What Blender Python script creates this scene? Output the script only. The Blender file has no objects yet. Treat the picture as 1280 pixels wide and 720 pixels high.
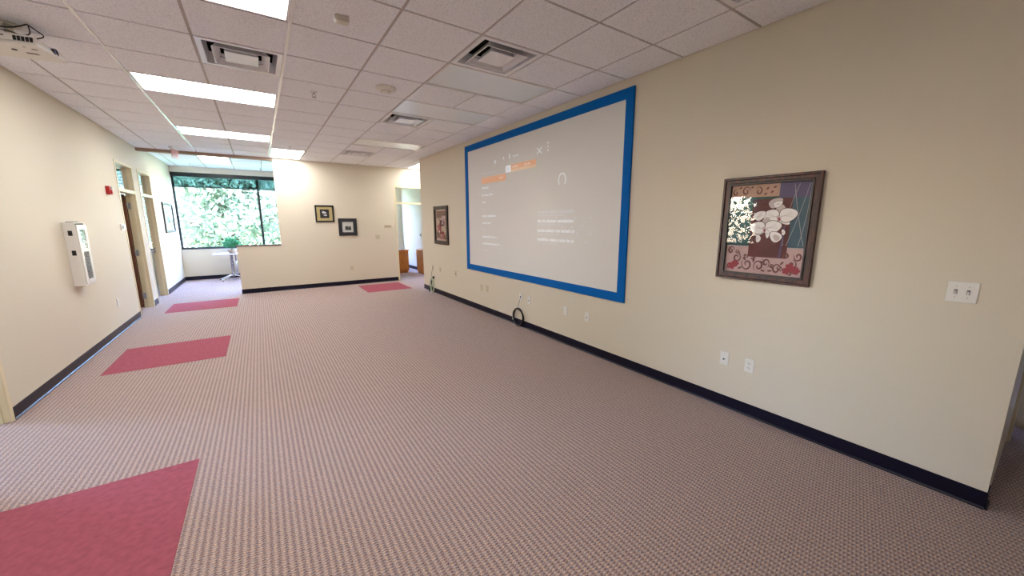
import bpy, bmesh, math, random
from mathutils import Vector, Matrix

random.seed(7)
scene = bpy.context.scene
COL = scene.collection
PI = math.pi
EYE = 1.573            # camera height over the floor
H = 2.965              # main ceiling
HA = EYE + 1.45        # ceiling of the window bay
XR, XL = 3.19, -1.794  # faces of the long right and left walls
YB = 10.10             # front face of the partition at the back
YW = 13.35             # inner face of the outside wall
TW = 0.12              # partition thickness
T = 0.6096             # ceiling module
GX = [-1.794, -1.501, -0.8915, -0.282, 0.328, 0.937, 1.547, 2.157, 2.766, 3.19]
def gy(k): return 2.708 + T * k

# ------------------------------------------------------------------ materials
def new_mat(name):
    m = bpy.data.materials.new(name); m.use_nodes = True
    nt = m.node_tree; nt.nodes.clear()
    out = nt.nodes.new('ShaderNodeOutputMaterial')
    return m, nt, out

def srgb(r, g, b):
    f = lambda c: (c / 255 / 12.92) if c / 255 <= 0.04045 else ((c / 255 + 0.055) / 1.055) ** 2.4
    return (f(r), f(g), f(b), 1)

def mat(name, col, rough=0.5, metal=0.0, noise=0.0, nscale=40.0, bump=0.0, bscale=200.0, spec=0.5, emit=None, estr=0.0, coat=0.0):
    m, nt, out = new_mat(name)
    N, L = nt.nodes, nt.links
    b = N.new('ShaderNodeBsdfPrincipled'); L.new(b.outputs[0], out.inputs[0])
    b.inputs['Base Color'].default_value = col
    b.inputs['Roughness'].default_value = rough
    b.inputs['Metallic'].default_value = metal
    b.inputs['Specular IOR Level'].default_value = spec
    b.inputs['Coat Weight'].default_value = coat
    tc = N.new('ShaderNodeTexCoord')
    if noise > 0:
        n = N.new('ShaderNodeTexNoise'); n.inputs['Scale'].default_value = nscale; n.inputs['Detail'].default_value = 4
        L.new(tc.outputs['Object'], n.inputs['Vector'])
        mx = N.new('ShaderNodeMix'); mx.data_type = 'RGBA'; mx.blend_type = 'MULTIPLY'
        mx.inputs[0].default_value = 1.0
        r = N.new('ShaderNodeMapRange'); r.inputs[1].default_value = 0.3; r.inputs[2].default_value = 0.7
        r.inputs[3].default_value = 1 - noise; r.inputs[4].default_value = 1 + noise * 0.3
        L.new(n.outputs['Fac'], r.inputs[0])
        mx.inputs[6].default_value = col
        L.new(r.outputs[0], mx.inputs[7]); L.new(mx.outputs[2], b.inputs['Base Color'])
    if bump > 0:
        n2 = N.new('ShaderNodeTexNoise'); n2.inputs['Scale'].default_value = bscale; n2.inputs['Detail'].default_value = 3
        L.new(tc.outputs['Object'], n2.inputs['Vector'])
        bp = N.new('ShaderNodeBump'); bp.inputs['Strength'].default_value = bump; bp.inputs['Distance'].default_value = 0.004
        L.new(n2.outputs['Fac'], bp.inputs['Height']); L.new(bp.outputs[0], b.inputs['Normal'])
    if emit:
        b.inputs['Emission Color'].default_value = emit; b.inputs['Emission Strength'].default_value = estr
    return m

def emission(name, col, s):
    m, nt, out = new_mat(name)
    e = nt.nodes.new('ShaderNodeEmission'); e.inputs[0].default_value = col; e.inputs[1].default_value = s
    nt.links.new(e.outputs[0], out.inputs[0]); return m

def pane_mat(name, tint=(1, 1, 1, 1), ior=1.5, rough=0.0):
    """A thin pane: what is not reflected passes straight through."""
    m, nt, out = new_mat(name)
    N, L = nt.nodes, nt.links
    t = N.new('ShaderNodeBsdfTransparent'); t.inputs[0].default_value = tint
    g = N.new('ShaderNodeBsdfGlossy'); g.inputs['Roughness'].default_value = rough
    # Schlick reflectance, the same from both sides of the sheet
    ge = N.new('ShaderNodeNewGeometry'); d = N.new('ShaderNodeVectorMath'); d.operation = 'DOT_PRODUCT'
    L.new(ge.outputs['Normal'], d.inputs[0]); L.new(ge.outputs['Incoming'], d.inputs[1])
    def mm(op, x, y):
        q = N.new('ShaderNodeMath'); q.operation = op
        for i, v in enumerate((x, y)):
            if isinstance(v, (int, float)): q.inputs[i].default_value = v
            else: L.new(v, q.inputs[i])
        return q
    r0 = ((ior - 1) / (ior + 1)) ** 2
    c = mm('ABSOLUTE', d.outputs['Value'], 0)
    f = mm('ADD', mm('MULTIPLY', mm('POWER', mm('SUBTRACT', 1.0, c.outputs[0]).outputs[0], 5.0).outputs[0], 1 - r0).outputs[0], r0)
    mx = N.new('ShaderNodeMixShader')
    L.new(f.outputs[0], mx.inputs[0]); L.new(t.outputs[0], mx.inputs[1]); L.new(g.outputs[0], mx.inputs[2])
    L.new(mx.outputs[0], out.inputs[0]); return m

def carpet_mat():
    m, nt, out = new_mat('nubby_carpet')
    N, L = nt.nodes, nt.links
    b = N.new('ShaderNodeBsdfPrincipled'); L.new(b.outputs[0], out.inputs[0])
    b.inputs['Roughness'].default_value = 0.95; b.inputs['Specular IOR Level'].default_value = 0.15
    b.inputs['Sheen Weight'].default_value = 0.25; b.inputs['Sheen Roughness'].default_value = 0.4
    tc = N.new('ShaderNodeTexCoord'); sp = N.new('ShaderNodeSeparateXYZ'); L.new(tc.outputs['Object'], sp.inputs[0])
    def math_(op, a, c=None):
        n = N.new('ShaderNodeMath'); n.operation = op
        for i, v in enumerate((a, c)):
            if v is None: continue
            if isinstance(v, (int, float)): n.inputs[i].default_value = v
            else: L.new(v, n.inputs[i])
        return n.outputs[0]
    px, py = 0.031, 0.0155
    wob = N.new('ShaderNodeTexNoise'); wob.inputs['Scale'].default_value = 45; wob.inputs['Detail'].default_value = 2
    L.new(tc.outputs['Object'], wob.inputs['Vector'])
    w = math_('MULTIPLY', math_('SUBTRACT', wob.outputs['Fac'], 0.5), 0.012)
    u = math_('DIVIDE', math_('ADD', sp.outputs[0], w), px)
    v = math_('ADD', math_('DIVIDE', math_('ADD', sp.outputs[1], w), py), math_('MULTIPLY', math_('FLOOR', u), 0.5))
    su = math_('SINE', math_('MULTIPLY', u, 2 * PI))
    sv = math_('SINE', math_('MULTIPLY', v, 2 * PI))
    fine = N.new('ShaderNodeTexNoise'); fine.inputs['Scale'].default_value = 190; fine.inputs['Detail'].default_value = 3
    L.new(tc.outputs['Object'], fine.inputs['Vector'])
    h = math_('ADD', math_('MULTIPLY', su, 0.11), math_('MULTIPLY', sv, 0.12))
    h = math_('ADD', h, math_('MULTIPLY', math_('SUBTRACT', fine.outputs['Fac'], 0.5), 0.9))
    h = math_('ADD', h, 0.5)
    cr = N.new('ShaderNodeValToRGB'); L.new(h, cr.inputs[0])
    e = cr.color_ramp.elements
    e[0].position = 0.12; e[0].color = CARPET[0]
    e[1].position = 0.88; e[1].color = CARPET[3]
    x = e.new(0.38); x.color = CARPET[1]
    x = e.new(0.62); x.color = CARPET[2]
    hue = N.new('ShaderNodeTexNoise'); hue.inputs['Scale'].default_value = 110; hue.inputs['Detail'].default_value = 2
    L.new(tc.outputs['Object'], hue.inputs['Vector'])
    hr = N.new('ShaderNodeValToRGB'); L.new(hue.outputs['Fac'], hr.inputs[0])
    hr.color_ramp.elements[0].position = 0.38; hr.color_ramp.elements[0].color = (0.80, 0.87, 1.0, 1)
    hr.color_ramp.elements[1].position = 0.62; hr.color_ramp.elements[1].color = (1.20, 0.99, 0.80, 1)
    mx = N.new('ShaderNodeMix'); mx.data_type = 'RGBA'; mx.blend_type = 'MULTIPLY'; mx.inputs[0].default_value = 1
    L.new(cr.outputs[0], mx.inputs[6]); L.new(hr.outputs[0], mx.inputs[7]); L.new(mx.outputs[2], b.inputs['Base Color'])
    bp = N.new('ShaderNodeBump'); bp.inputs['Strength'].default_value = 0.35; bp.inputs['Distance'].default_value = 0.004
    L.new(h, bp.inputs['Height']); L.new(bp.outputs[0], b.inputs['Normal'])
    return m

def tile_mat():
    m, nt, out = new_mat('acoustic_tile')
    N, L = nt.nodes, nt.links
    b = N.new('ShaderNodeBsdfPrincipled'); L.new(b.outputs[0], out.inputs[0])
    b.inputs['Roughness'].default_value = 0.9; b.inputs['Specular IOR Level'].default_value = 0.1
    tc = N.new('ShaderNodeTexCoord')
    n = N.new('ShaderNodeTexNoise'); n.inputs['Scale'].default_value = 95; n.inputs['Detail'].default_value = 4
    L.new(tc.outputs['Object'], n.inputs['Vector'])
    r = N.new('ShaderNodeValToRGB'); L.new(n.outputs['Fac'], r.inputs[0])
    r.color_ramp.elements[0].position = 0.34; r.color_ramp.elements[0].color = (0.77, 0.78, 0.84, 1)
    r.color_ramp.elements[1].position = 0.52; r.color_ramp.elements[1].color = (0.925, 0.945, 1.0, 1)
    L.new(r.outputs[0], b.inputs['Base Color'])
    bp = N.new('ShaderNodeBump'); bp.inputs['Strength'].default_value = 0.2; bp.inputs['Distance'].default_value = 0.003
    L.new(n.outputs['Fac'], bp.inputs['Height']); L.new(bp.outputs[0], b.inputs['Normal'])
    return m

def leaf_mat(name, c1, c2, scale=1.3):
    m, nt, out = new_mat(name)
    N, L = nt.nodes, nt.links
    tc = N.new('ShaderNodeTexCoord'); n = N.new('ShaderNodeTexNoise'); n.inputs['Scale'].default_value = scale; n.inputs['Detail'].default_value = 5
    L.new(tc.outputs['Object'], n.inputs['Vector'])
    r = N.new('ShaderNodeValToRGB'); r.color_ramp.elements[0].color = c1; r.color_ramp.elements[1].color = c2
    r.color_ramp.elements[0].position = 0.35; r.color_ramp.elements[1].position = 0.65
    L.new(n.outputs['Fac'], r.inputs[0])
    d = N.new('ShaderNodeBsdfDiffuse'); t = N.new('ShaderNodeBsdfTranslucent')
    L.new(r.outputs[0], d.inputs[0]); L.new(r.outputs[0], t.inputs[0])
    mx = N.new('ShaderNodeMixShader'); mx.inputs[0].default_value = 0.4
    L.new(d.outputs[0], mx.inputs[1]); L.new(t.outputs[0], mx.inputs[2]); L.new(mx.outputs[0], out.inputs[0]); return m

def wood_mat(name, c1, c2, rough=0.45, scale=6):
    m, nt, out = new_mat(name)
    N, L = nt.nodes, nt.links
    b = N.new('ShaderNodeBsdfPrincipled'); L.new(b.outputs[0], out.inputs[0]); b.inputs['Roughness'].default_value = rough
    tc = N.new('ShaderNodeTexCoord'); mp = N.new('ShaderNodeMapping'); mp.inputs['Scale'].default_value = (6, 6, 0.7)
    L.new(tc.outputs['Object'], mp.inputs[0])
    n = N.new('ShaderNodeTexNoise'); n.inputs['Scale'].default_value = scale; n.inputs['Detail'].default_value = 5
    L.new(mp.outputs[0], n.inputs['Vector'])
    r = N.new('ShaderNodeValToRGB'); r.color_ramp.elements[0].color = c1; r.color_ramp.elements[1].color = c2
    r.color_ramp.elements[0].position = 0.35; r.color_ramp.elements[1].position = 0.65
    L.new(n.outputs['Fac'], r.inputs[0]); L.new(r.outputs[0], b.inputs['Base Color']); return m

CARPET = [srgb(62, 54, 64), srgb(138, 121, 123), srgb(181, 164, 157), srgb(220, 206, 192)]
LAMP = 14.5
M = {}
M['paint'] = mat('cream_wall_paint', (0.70, 0.637, 0.515, 1), 0.6, bump=0.05, bscale=350, spec=0.25)
M['ceil'] = tile_mat()
M['grid'] = mat('grid_metal', (0.50, 0.46, 0.45, 1), 0.6)
M['gridw'] = mat('white_grid_metal', (0.88, 0.89, 0.90, 1), 0.22, spec=0.9, coat=0.5)
M['carpet'] = carpet_mat()
M['red'] = mat('red_carpet', srgb(164, 88, 102), 0.95, noise=0.18, nscale=28, bump=0.5, bscale=260, spec=0.1)
M['base'] = mat('navy_vinyl', srgb(12, 12, 34), 0.3, spec=0.3)
M['frame_paint'] = mat('cream_metal_frame', srgb(224, 211, 176), 0.4)
M['white'] = mat('white_plastic', srgb(232, 230, 224), 0.35)
M['offwhite'] = mat('offwhite_plastic', srgb(214, 210, 196), 0.4)
M['beige'] = mat('beige_plastic', srgb(206, 194, 168), 0.45)
M['black'] = mat('black_plastic', srgb(20, 20, 22), 0.4)
M['rubber'] = mat('black_rubber', srgb(16, 16, 18), 0.5)
M['steel'] = mat('steel', srgb(176, 178, 184), 0.3, metal=0.9)
M['chrome'] = mat('chrome', srgb(225, 226, 230), 0.12, metal=1.0)
M['alu'] = mat('white_aluminium', srgb(240, 241, 246), 0.25)
M['dark'] = mat('duct_interior', srgb(18, 19, 24), 0.8)
M['lamp'] = emission('lit_diffuser', (1.0, 0.985, 0.965, 1), LAMP)
M['unlit'] = mat('unlit_diffuser', (0.84, 0.92, 1.0, 1), 0.2, bump=0.08, bscale=500)
M['blue'] = mat('blue_paint', srgb(0, 98, 178), 0.55, spec=0.08)
M['screen'] = mat('screen_paint', (0.76, 0.745, 0.72, 1), 0.55)
M['pwhite'] = mat('projected_white', srgb(225, 228, 232), 0.6, emit=(0.85, 0.95, 1, 1), estr=0.30)  # projector light drawn as faintly glowing decals, here and in the next tones
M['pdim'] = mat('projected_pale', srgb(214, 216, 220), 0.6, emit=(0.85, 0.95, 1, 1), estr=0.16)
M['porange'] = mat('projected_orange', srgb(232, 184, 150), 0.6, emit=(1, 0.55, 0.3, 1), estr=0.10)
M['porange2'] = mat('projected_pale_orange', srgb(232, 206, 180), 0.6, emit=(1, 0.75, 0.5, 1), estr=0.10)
M['mahog'] = wood_mat('mahogany', srgb(40, 16, 11), srgb(84, 40, 27), 0.4, 9)
M['darkwood'] = wood_mat('dark_wood', srgb(28, 20, 18), srgb(52, 38, 32), 0.35)
M['oak'] = wood_mat('orange_oak', srgb(178, 104, 44), srgb(206, 134, 66), 0.4)
M['doorwood'] = wood_mat('brown_door_wood', srgb(86, 48, 28), srgb(116, 68, 40), 0.4)
M['taupe'] = mat('taupe_paint', srgb(168, 142, 122), 0.6)
M['ledge'] = wood_mat('ledge_wood', srgb(72, 52, 40), srgb(98, 72, 56), 0.5)
M['pane'] = pane_mat('window_glass')
M['picglass'] = pane_mat('picture_glass', ior=1.3)
M['tinted'] = pane_mat('added_tint_glass', tint=(0.42, 0.44, 0.52, 1))  # tint added to hold back daylight at the corridor end
M['blackmetal'] = mat('black_aluminium', srgb(22, 28, 34), 0.4)
M['shade'] = pane_mat('tinted_shade_fabric', tint=(0.33, 0.42, 0.43, 1), ior=1.2, rough=0.4)
M['redplastic'] = mat('red_plastic', srgb(186, 30, 34), 0.3)
M['redglow'] = mat('red_letters', srgb(222, 128, 122), 0.4)
M['acrylic'] = mat('frosted_acrylic', srgb(226, 206, 204), 0.25)
M['leaf'] = leaf_mat('tree_leaves', (0.15, 0.21, 0.12, 1), (0.33, 0.39, 0.26, 1), 0.8)
M['leafd'] = leaf_mat('dark_tree_leaves', (0.10, 0.17, 0.12, 1), (0.20, 0.28, 0.20, 1), 0.8)
M['ivy'] = leaf_mat('plant_leaves', (0.03, 0.16, 0.07, 1), (0.12, 0.36, 0.18, 1), 14)
M['bark'] = mat('bark', srgb(86, 70, 58), 0.9, noise=0.4, nscale=9)
M['lawn'] = mat('lawn', srgb(96, 128, 70), 0.95, noise=0.4, nscale=3)
M['outer'] = mat('outer_wall', srgb(170, 160, 150), 0.8)
M['terracotta'] = mat('pale_pot', srgb(190, 168, 140), 0.6)
M['tabletop'] = mat('grey_laminate', srgb(214, 210, 220), 0.3)
M['smoke'] = mat('smoked_window', srgb(150, 190, 180), 0.15)
M['grille'] = mat('grey_grille', srgb(120, 120, 124), 0.5)
M['greenreflection'] = mat('dark_green_reflection', srgb(40, 84, 62), 0.5)
M['matcream'] = mat('cream_mat_board', srgb(196, 178, 128), 0.8)
M['matwhite'] = mat('white_mat_board', srgb(214, 216, 214), 0.8)
M['matdark'] = mat('dark_mat_board', srgb(36, 36, 42), 0.7)
M['photo_g'] = mat('grey_photo', srgb(120, 124, 116), 0.6, noise=0.6, nscale=18)
M['photo_w'] = mat('white_photo', srgb(216, 216, 220), 0.6)
M['art_tan'] = mat('art_tan', srgb(188, 152, 132), 0.7, noise=0.12, nscale=8)
M['art_pink'] = mat('art_pink', srgb(196, 164, 160), 0.7, noise=0.15, nscale=8)
M['art_swirl'] = mat('art_swirl', srgb(104, 62, 56), 0.7)
M['art_rose'] = mat('art_rose', srgb(150, 50, 62), 0.7)
M['art_purple'] = mat('art_purple', srgb(92, 84, 118), 0.7, noise=0.15, nscale=6)
M['art_teal'] = mat('art_teal', srgb(64, 96, 112), 0.7, noise=0.25, nscale=6)
M['art_tealg'] = mat('art_green', srgb(52, 86, 80), 0.7, noise=0.25, nscale=6)
M['art_dark'] = mat('art_maroon', srgb(104, 46, 48), 0.7, noise=0.4, nscale=7)
M['art_line'] = mat('art_line', srgb(176, 170, 170), 0.7)
M['art_petal'] = mat('art_petal', srgb(240, 236, 234), 0.7)
M['art_petal2'] = mat('art_petal_shade', srgb(200, 186, 184), 0.7)
M['art_outline'] = mat('art_outline', srgb(84, 64, 66), 0.7)
M['art_brown'] = mat('art_brown', srgb(112, 70, 52), 0.7, noise=0.3, nscale=12)
M['art_cream'] = mat('art_cream', srgb(196, 176, 150), 0.7, noise=0.2, nscale=20)
M['clearcable'] = mat('pale_green_cable', srgb(186, 206, 184), 0.35)
M['art_pale'] = mat('pale_reflection', srgb(214, 224, 224), 0.6)  # print coloured pale to stand for the white reflection in its glass

# ------------------------------------------------------------------ mesh builder
class MB:
    """Collects shapes in a local frame (u, v, n) and links them as ONE mesh object."""
    def __init__(self, fr=None):
        self.bm = bmesh.new(); self.fr = fr; self.mats = []; self.cur = 0
    def use(self, m):
        if m not in self.mats: self.mats.append(m)
        self.cur = self.mats.index(m); return self
    def P(self, p):
        p = Vector(p)
        return self.fr @ p if self.fr else p
    def face(self, pts):
        vs = [self.bm.verts.new(self.P(p)) for p in pts]
        f = self.bm.faces.new(vs); f.material_index = self.cur; return f
    def hexa(self, a, b):
        """a: four bottom points, b: four top points, same order"""
        va = [self.bm.verts.new(self.P(p)) for p in a]; vb = [self.bm.verts.new(self.P(p)) for p in b]
        n = len(a)
        fs = [self.bm.faces.new(list(reversed(va))), self.bm.faces.new(vb)]
        for i in range(n): fs.append(self.bm.faces.new((va[i], va[(i + 1) % n], vb[(i + 1) % n], vb[i])))
        for f in fs: f.material_index = self.cur
        return self
    def box(self, u0, u1, v0, v1, n0, n1):
        u0, u1 = sorted((u0, u1)); v0, v1 = sorted((v0, v1)); n0, n1 = sorted((n0, n1))
        q = lambda n: [(u0, v0, n), (u1, v0, n), (u1, v1, n), (u0, v1, n)]
        return self.hexa(q(n0), q(n1))
    def prism(self, outline, n0, n1):
        return self.hexa([(x, y, n0) for x, y in outline], [(x, y, n1) for x, y in outline])
    def ring(self, u0, u1, v0, v1, w, n0, n1, w2=None):
        """a mitred frame, w wide, from n0 to n1 (w2: width at n1)"""
        w2 = w if w2 is None else w2
        o = [(u0, v0), (u1, v0), (u1, v1), (u0, v1)]
        ins = lambda k: [(u0 + k, v0 + k), (u1 - k, v0 + k), (u1 - k, v1 - k), (u0 + k, v1 - k)]
        i1, i2 = ins(w), ins(w2)
        B = lambda pts, n: [self.bm.verts.new(self.P((x, y, n))) for x, y in pts]
        a, b, c, d = B(o, n0), B(o, n1), B(i1, n0), B(i2, n1)
        for k in range(4):
            j = (k + 1) % 4
            for q in ((a[k], a[j], b[j], b[k]), (b[k], b[j], d[j], d[k]), (d[k], d[j], c[j], c[k]), (c[k], c[j], a[j], a[k])):
                f = self.bm.faces.new(q); f.material_index = self.cur
        return self
    def frustum_ring(self, cu, cv, r0, n0, r1, n1, t):
        """square skirt from half-size r0 at n0 to r1 at n1, thickness t"""
        sq = lambda r, n: [self.bm.verts.new(self.P((cu + sx * r, cv + sy * r, n))) for sx, sy in ((-1, -1), (1, -1), (1, 1), (-1, 1))]
        a, b, c, d = sq(r0, n0), sq(r1, n1), sq(r0 - t, n0), sq(r1 - t, n1)
        for k in range(4):
            j = (k + 1) % 4
            for q in ((a[k], a[j], b[j], b[k]), (b[k], b[j], d[j], d[k]), (d[k], d[j], c[j], c[k]), (c[k], c[j], a[j], a[k])):
                f = self.bm.faces.new(q); f.material_index = self.cur
        return self
    def lathe(self, c, prof, seg=24, axis=2, su=1.0):
        """prof: (radius, height) along the local axis"""
        rows = []
        for r, h in prof:
            row = []
            for k in range(seg):
                a = 2 * PI * k / seg
                p = [r * math.cos(a) * su, r * math.sin(a)]; p.insert(axis, h)
                row.append(self.bm.verts.new(self.P((c[0] + p[0], c[1] + p[1], c[2] + p[2]))))
            rows.append(row)
        for i in range(len(rows) - 1):
            for k in range(seg):
                f = self.bm.faces.new((rows[i][k], rows[i][(k + 1) % seg], rows[i + 1][(k + 1) % seg], rows[i + 1][k])); f.material_index = self.cur; f.smooth = True
        for row in (rows[0], rows[-1]):
            f = self.bm.faces.new(row); f.material_index = self.cur
        return self
    def tube(self, pts, r, seg=8, closed=False):
        pts = [Vector(p) for p in pts]; n = len(pts); rows = []
        up = Vector((0.13, 0.21, 0.97))
        for i, p in enumerate(pts):
            if closed: d = pts[(i + 1) % n] - pts[i - 1]
            else: d = pts[min(i + 1, n - 1)] - pts[max(i - 1, 0)]
            d.normalize()
            s = d.cross(up)
            if s.length < 1e-3: s = d.cross(Vector((1, 0, 0)))
            s.normalize(); t = s.cross(d)
            rr = r[i] if isinstance(r, (list, tuple)) else r
            rows.append([self.bm.verts.new(self.P(p + s * math.cos(2 * PI * k / seg) * rr + t * math.sin(2 * PI * k / seg) * rr)) for k in range(seg)])
        m = n if closed else n - 1
        for i in range(m):
            a, b = rows[i], rows[(i + 1) % n]
            for k in range(seg):
                f = self.bm.faces.new((a[k], a[(k + 1) % seg], b[(k + 1) % seg], b[k])); f.material_index = self.cur; f.smooth = True
        if not closed:
            for row in (rows[0], rows[-1]):
                f = self.bm.faces.new(row); f.material_index = self.cur
        return self
    def strip(self, pts, w, n):
        """a flat band of width w (number or list) along 2D points, lying at height n"""
        L_, R_ = [], []
        k = len(pts)
        for i, (x, y) in enumerate(pts):
            a = pts[max(i - 1, 0)]; b = pts[min(i + 1, k - 1)]
            dx, dy = b[0] - a[0], b[1] - a[1]; l = math.hypot(dx, dy) or 1
            ww = (w[i] if isinstance(w, (list, tuple)) else w) / 2
            L_.append((x - dy / l * ww, y + dx / l * ww, n)); R_.append((x + dy / l * ww, y - dx / l * ww, n))
        for i in range(k - 1): self.face((L_[i], L_[i + 1], R_[i + 1], R_[i]))
        return self
    def disc(self, u, v, ru, rv, n, rot=0.0, seg=14):
        c, s = math.cos(rot), math.sin(rot)
        self.face([(u + ru * math.cos(a) * c - rv * math.sin(a) * s, v + ru * math.cos(a) * s + rv * math.sin(a) * c, n)
                   for a in [2 * PI * k / seg for k in range(seg)]]); return self
    def build(self, name, parent=None, bevel=0.0, seg=2):
        bm = self.bm
        bmesh.ops.recalc_face_normals(bm, faces=bm.faces)
        off = world_loc(parent)
        if off.length > 0: bmesh.ops.translate(bm, verts=bm.verts, vec=-off)
        me = bpy.data.meshes.new(name); bm.to_mesh(me); bm.free()
        for m in self.mats: me.materials.append(m)
        o = bpy.data.objects.new(name, me); COL.objects.link(o)
        if parent: o.parent = parent
        if bevel > 0:
            b = o.modifiers.new('bevel', 'BEVEL'); b.width = bevel; b.segments = seg; b.limit_method = 'ANGLE'; b.angle_limit = math.radians(40)
        return o

def world_loc(o):
    v = Vector((0, 0, 0))
    while o: v += o.location; o = o.parent
    return v

def recenter(o, p):
    """move the object's origin to world point p, keeping its shape in place"""
    p = Vector(p); o.data.transform(Matrix.Translation(-p)); o.location = p; return o

def tag(o, label, cat, group=None):
    o['label'] = label; o['category'] = cat
    if group: o['group'] = group
    return o

def thing(name, label, cat, loc, group=None):
    o = bpy.data.objects.new(name, None); COL.objects.link(o); o.location = loc; o.empty_display_size = 0.1
    return tag(o, label, cat, group)

def struct(o):
    o['kind'] = 'structure'; return o

def sempty(name, loc):
    o = bpy.data.objects.new(name, None); COL.objects.link(o); o.location = loc; return struct(o)

def dup(root, loc, label, group=None):
    r = root.copy(); COL.objects.link(r); r.location = loc; r['label'] = label
    if group: r['group'] = group
    for ch in list(root.children):
        c = ch.copy(); COL.objects.link(c); c.parent = r
        for g in list(ch.children):
            d = g.copy(); COL.objects.link(d); d.parent = c
    return r

def frame_of(o, U, V, N):
    m = Matrix((U, V, N)).transposed().to_4x4(); m.translation = Vector(o); return m
def on_right(y=0, z=0): return frame_of((XR, y, z), (0, -1, 0), (0, 0, 1), (-1, 0, 0))    # u to the right as seen, n out of the wall
def on_left(y=0, z=0): return frame_of((XL, y, z), (0, 1, 0), (0, 0, 1), (1, 0, 0))
def on_back(x=0, z=0, Y=None): return frame_of((x, YB if Y is None else Y, z), (1, 0, 0), (0, 0, 1), (0, -1, 0))
def under(x, y, z): return frame_of((x, y, z), (1, 0, 0), (0, 1, 0), (0, 0, -1))           # n hangs down

# ------------------------------------------------------------------ setting: floor, ceiling, walls
b = MB(); b.use(M['carpet']).box(-5.2, 6.2, -4.2, YW + 0.2, -0.12, 0)
struct(b.build('floor'))

lights, vents = [], []     # ceiling cells taken by fixtures: (x0, x1, y0, y1)
A_, C_, B_, D_, E_, G_, H_ = GX[2:9]
LIT = [(A_, B_, gy(0), gy(1)), (A_, B_, gy(4), gy(5)), (A_, B_, gy(8), gy(9)), (B_, D_, gy(10), gy(12)),
       (A_, B_, gy(-4), gy(-3)), (3.376, 3.986, gy(10), gy(12))]
UNLIT = [(E_, H_, gy(1), gy(2)), (E_, H_, gy(3), gy(4)), (E_, H_, gy(7), gy(8))]
VENT = [(C_, B_, gy(2), gy(3)), (E_, G_, gy(0), gy(1)), (E_, G_, gy(4), gy(5)), (E_, G_, gy(9), gy(10)), (G_, H_, gy(-3), gy(-2))]
BAYLIT = [(-1.01, -0.40, 11.05, 12.27)]
TAKEN = LIT + UNLIT + VENT + BAYLIT

def tiles(mb, x0, x1, y0, y1, xs, ys, z):
    """lay-in tiles with a reveal against a slightly recessed grid"""
    g = 0.0105
    X = sorted({x0, x1, *[x for x in xs if x0 + 0.02 < x < x1 - 0.02]})
    Y = sorted({y0, y1, *[y for y in ys if y0 + 0.02 < y < y1 - 0.02]})
    for i in range(len(X) - 1):
        for j in range(len(Y) - 1):
            cx, cy = (X[i] + X[i + 1]) / 2, (Y[j] + Y[j + 1]) / 2
            if any(a < cx < b_ and c < cy < d for a, b_, c, d in TAKEN): continue
            mb.use(M['ceil']).box(X[i] + g, X[i + 1] - g, Y[j] + g, Y[j + 1] - g, z, z + 0.010)
    inside = lambda x, y: any(a + .05 < x < b_ - .05 and c + .05 < y < d - .05 for a, b_, c, d in TAKEN)
    mb.use(M['grid'])
    for x in X:
        for j in range(len(Y) - 1):
            if not inside(x, (Y[j] + Y[j + 1]) / 2): mb.box(x - 0.014, x + 0.014, Y[j], Y[j + 1], z + 0.006, z + 0.03)
    for y in Y:
        for i in range(len(X) - 1):
            if not inside((X[i] + X[i + 1]) / 2, y): mb.box(X[i], X[i + 1], y - 0.014, y + 0.014, z + 0.0065, z + 0.029)

XS = GX + [3.376 + T * k for k in range(6)]
YS = [gy(k) for k in range(-11, 13)]
b = MB()
tiles(b, XL, XR, -4.0, YB + 0.06, XS, YS, H)
tiles(b, XR, 4.75, -4.0, 0.065, XS, YS, H)
tiles(b, XR, 6.0, 8.57, YB + 0.06, XS, YS, H)
for x in (A_, B_):     # the two broad runners that carry the lamps, coloured white for their glint
    b.use(M['gridw']).box(x - 0.011, x + 0.011, -4.0, YB, H - 0.004, H + 0.02)
struct(b.build('ceiling'))
b = MB()
tiles(b, XL, 2.5, YB + TW, YW, [-1.01 - T, -1.01, -0.40, -0.40 + T, -0.40 + 2 * T, -0.40 + 3 * T, -0.40 + 4 * T], [11.05 + T * k for k in range(-1, 4)], HA)
tiles(b, 2.5, 6.0, YB + TW, YW, [2.766 + T * k for k in range(6)], [YB + TW + T * k for k in range(6)], HA)
struct(b.build('ceiling'))
b = MB(); b.use(M['ceil']).box(-5.0, XL - TW, 2.0, YW, H, H + 0.02); struct(b.build('ceiling'))
b = MB(); b.use(M['outer']).box(-5.4, 6.4, -4.4, YW + 0.45, H + 0.62, H + 0.8); struct(b.build('sunblock_roof'))  # unseen slab added over the ceilings to keep sunlight out

def wall(name, fr, u0, u1, v1, n0, n1, holes=(), m='paint'):
    """a wall slab with rectangular holes (u0, u1, v0, v1)"""
    mb = MB(fr).use(M[m]); u = u0
    for (a, c, v0, vt) in sorted(holes):
        if a > u: mb.box(u, a, 0, v1, n0, n1)
        if v0 > 0: mb.box(a, c, 0, v0, n0, n1)
        if vt < v1: mb.box(a, c, vt, v1, n0, n1)
        u = c
    if u < u1: mb.box(u, u1, 0, v1, n0, n1)
    return struct(mb.build(name))

TOP = H + 0.62
ZT = EYE + 0.985        # head of the door frames
RAIL = EYE + 0.52       # transom rail
W3, W1, W2 = (3.49, 4.556), (8.56, 9.57), (9.92, 10.92)
wall('wall_left', on_left(), -4.0, YW, TOP, -TW, 0, [(W3[0] + .03, W3[1] - .03, 0, RAIL - .01), (W1[0] + .03, W1[1] - .03, 0, ZT - .03), (W2[0] + .03, W2[1] - .03, 0, ZT - .03)])
wall('wall_right', on_right(), -8.57, -0.065, H + 0.3, -TW, 0)
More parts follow.
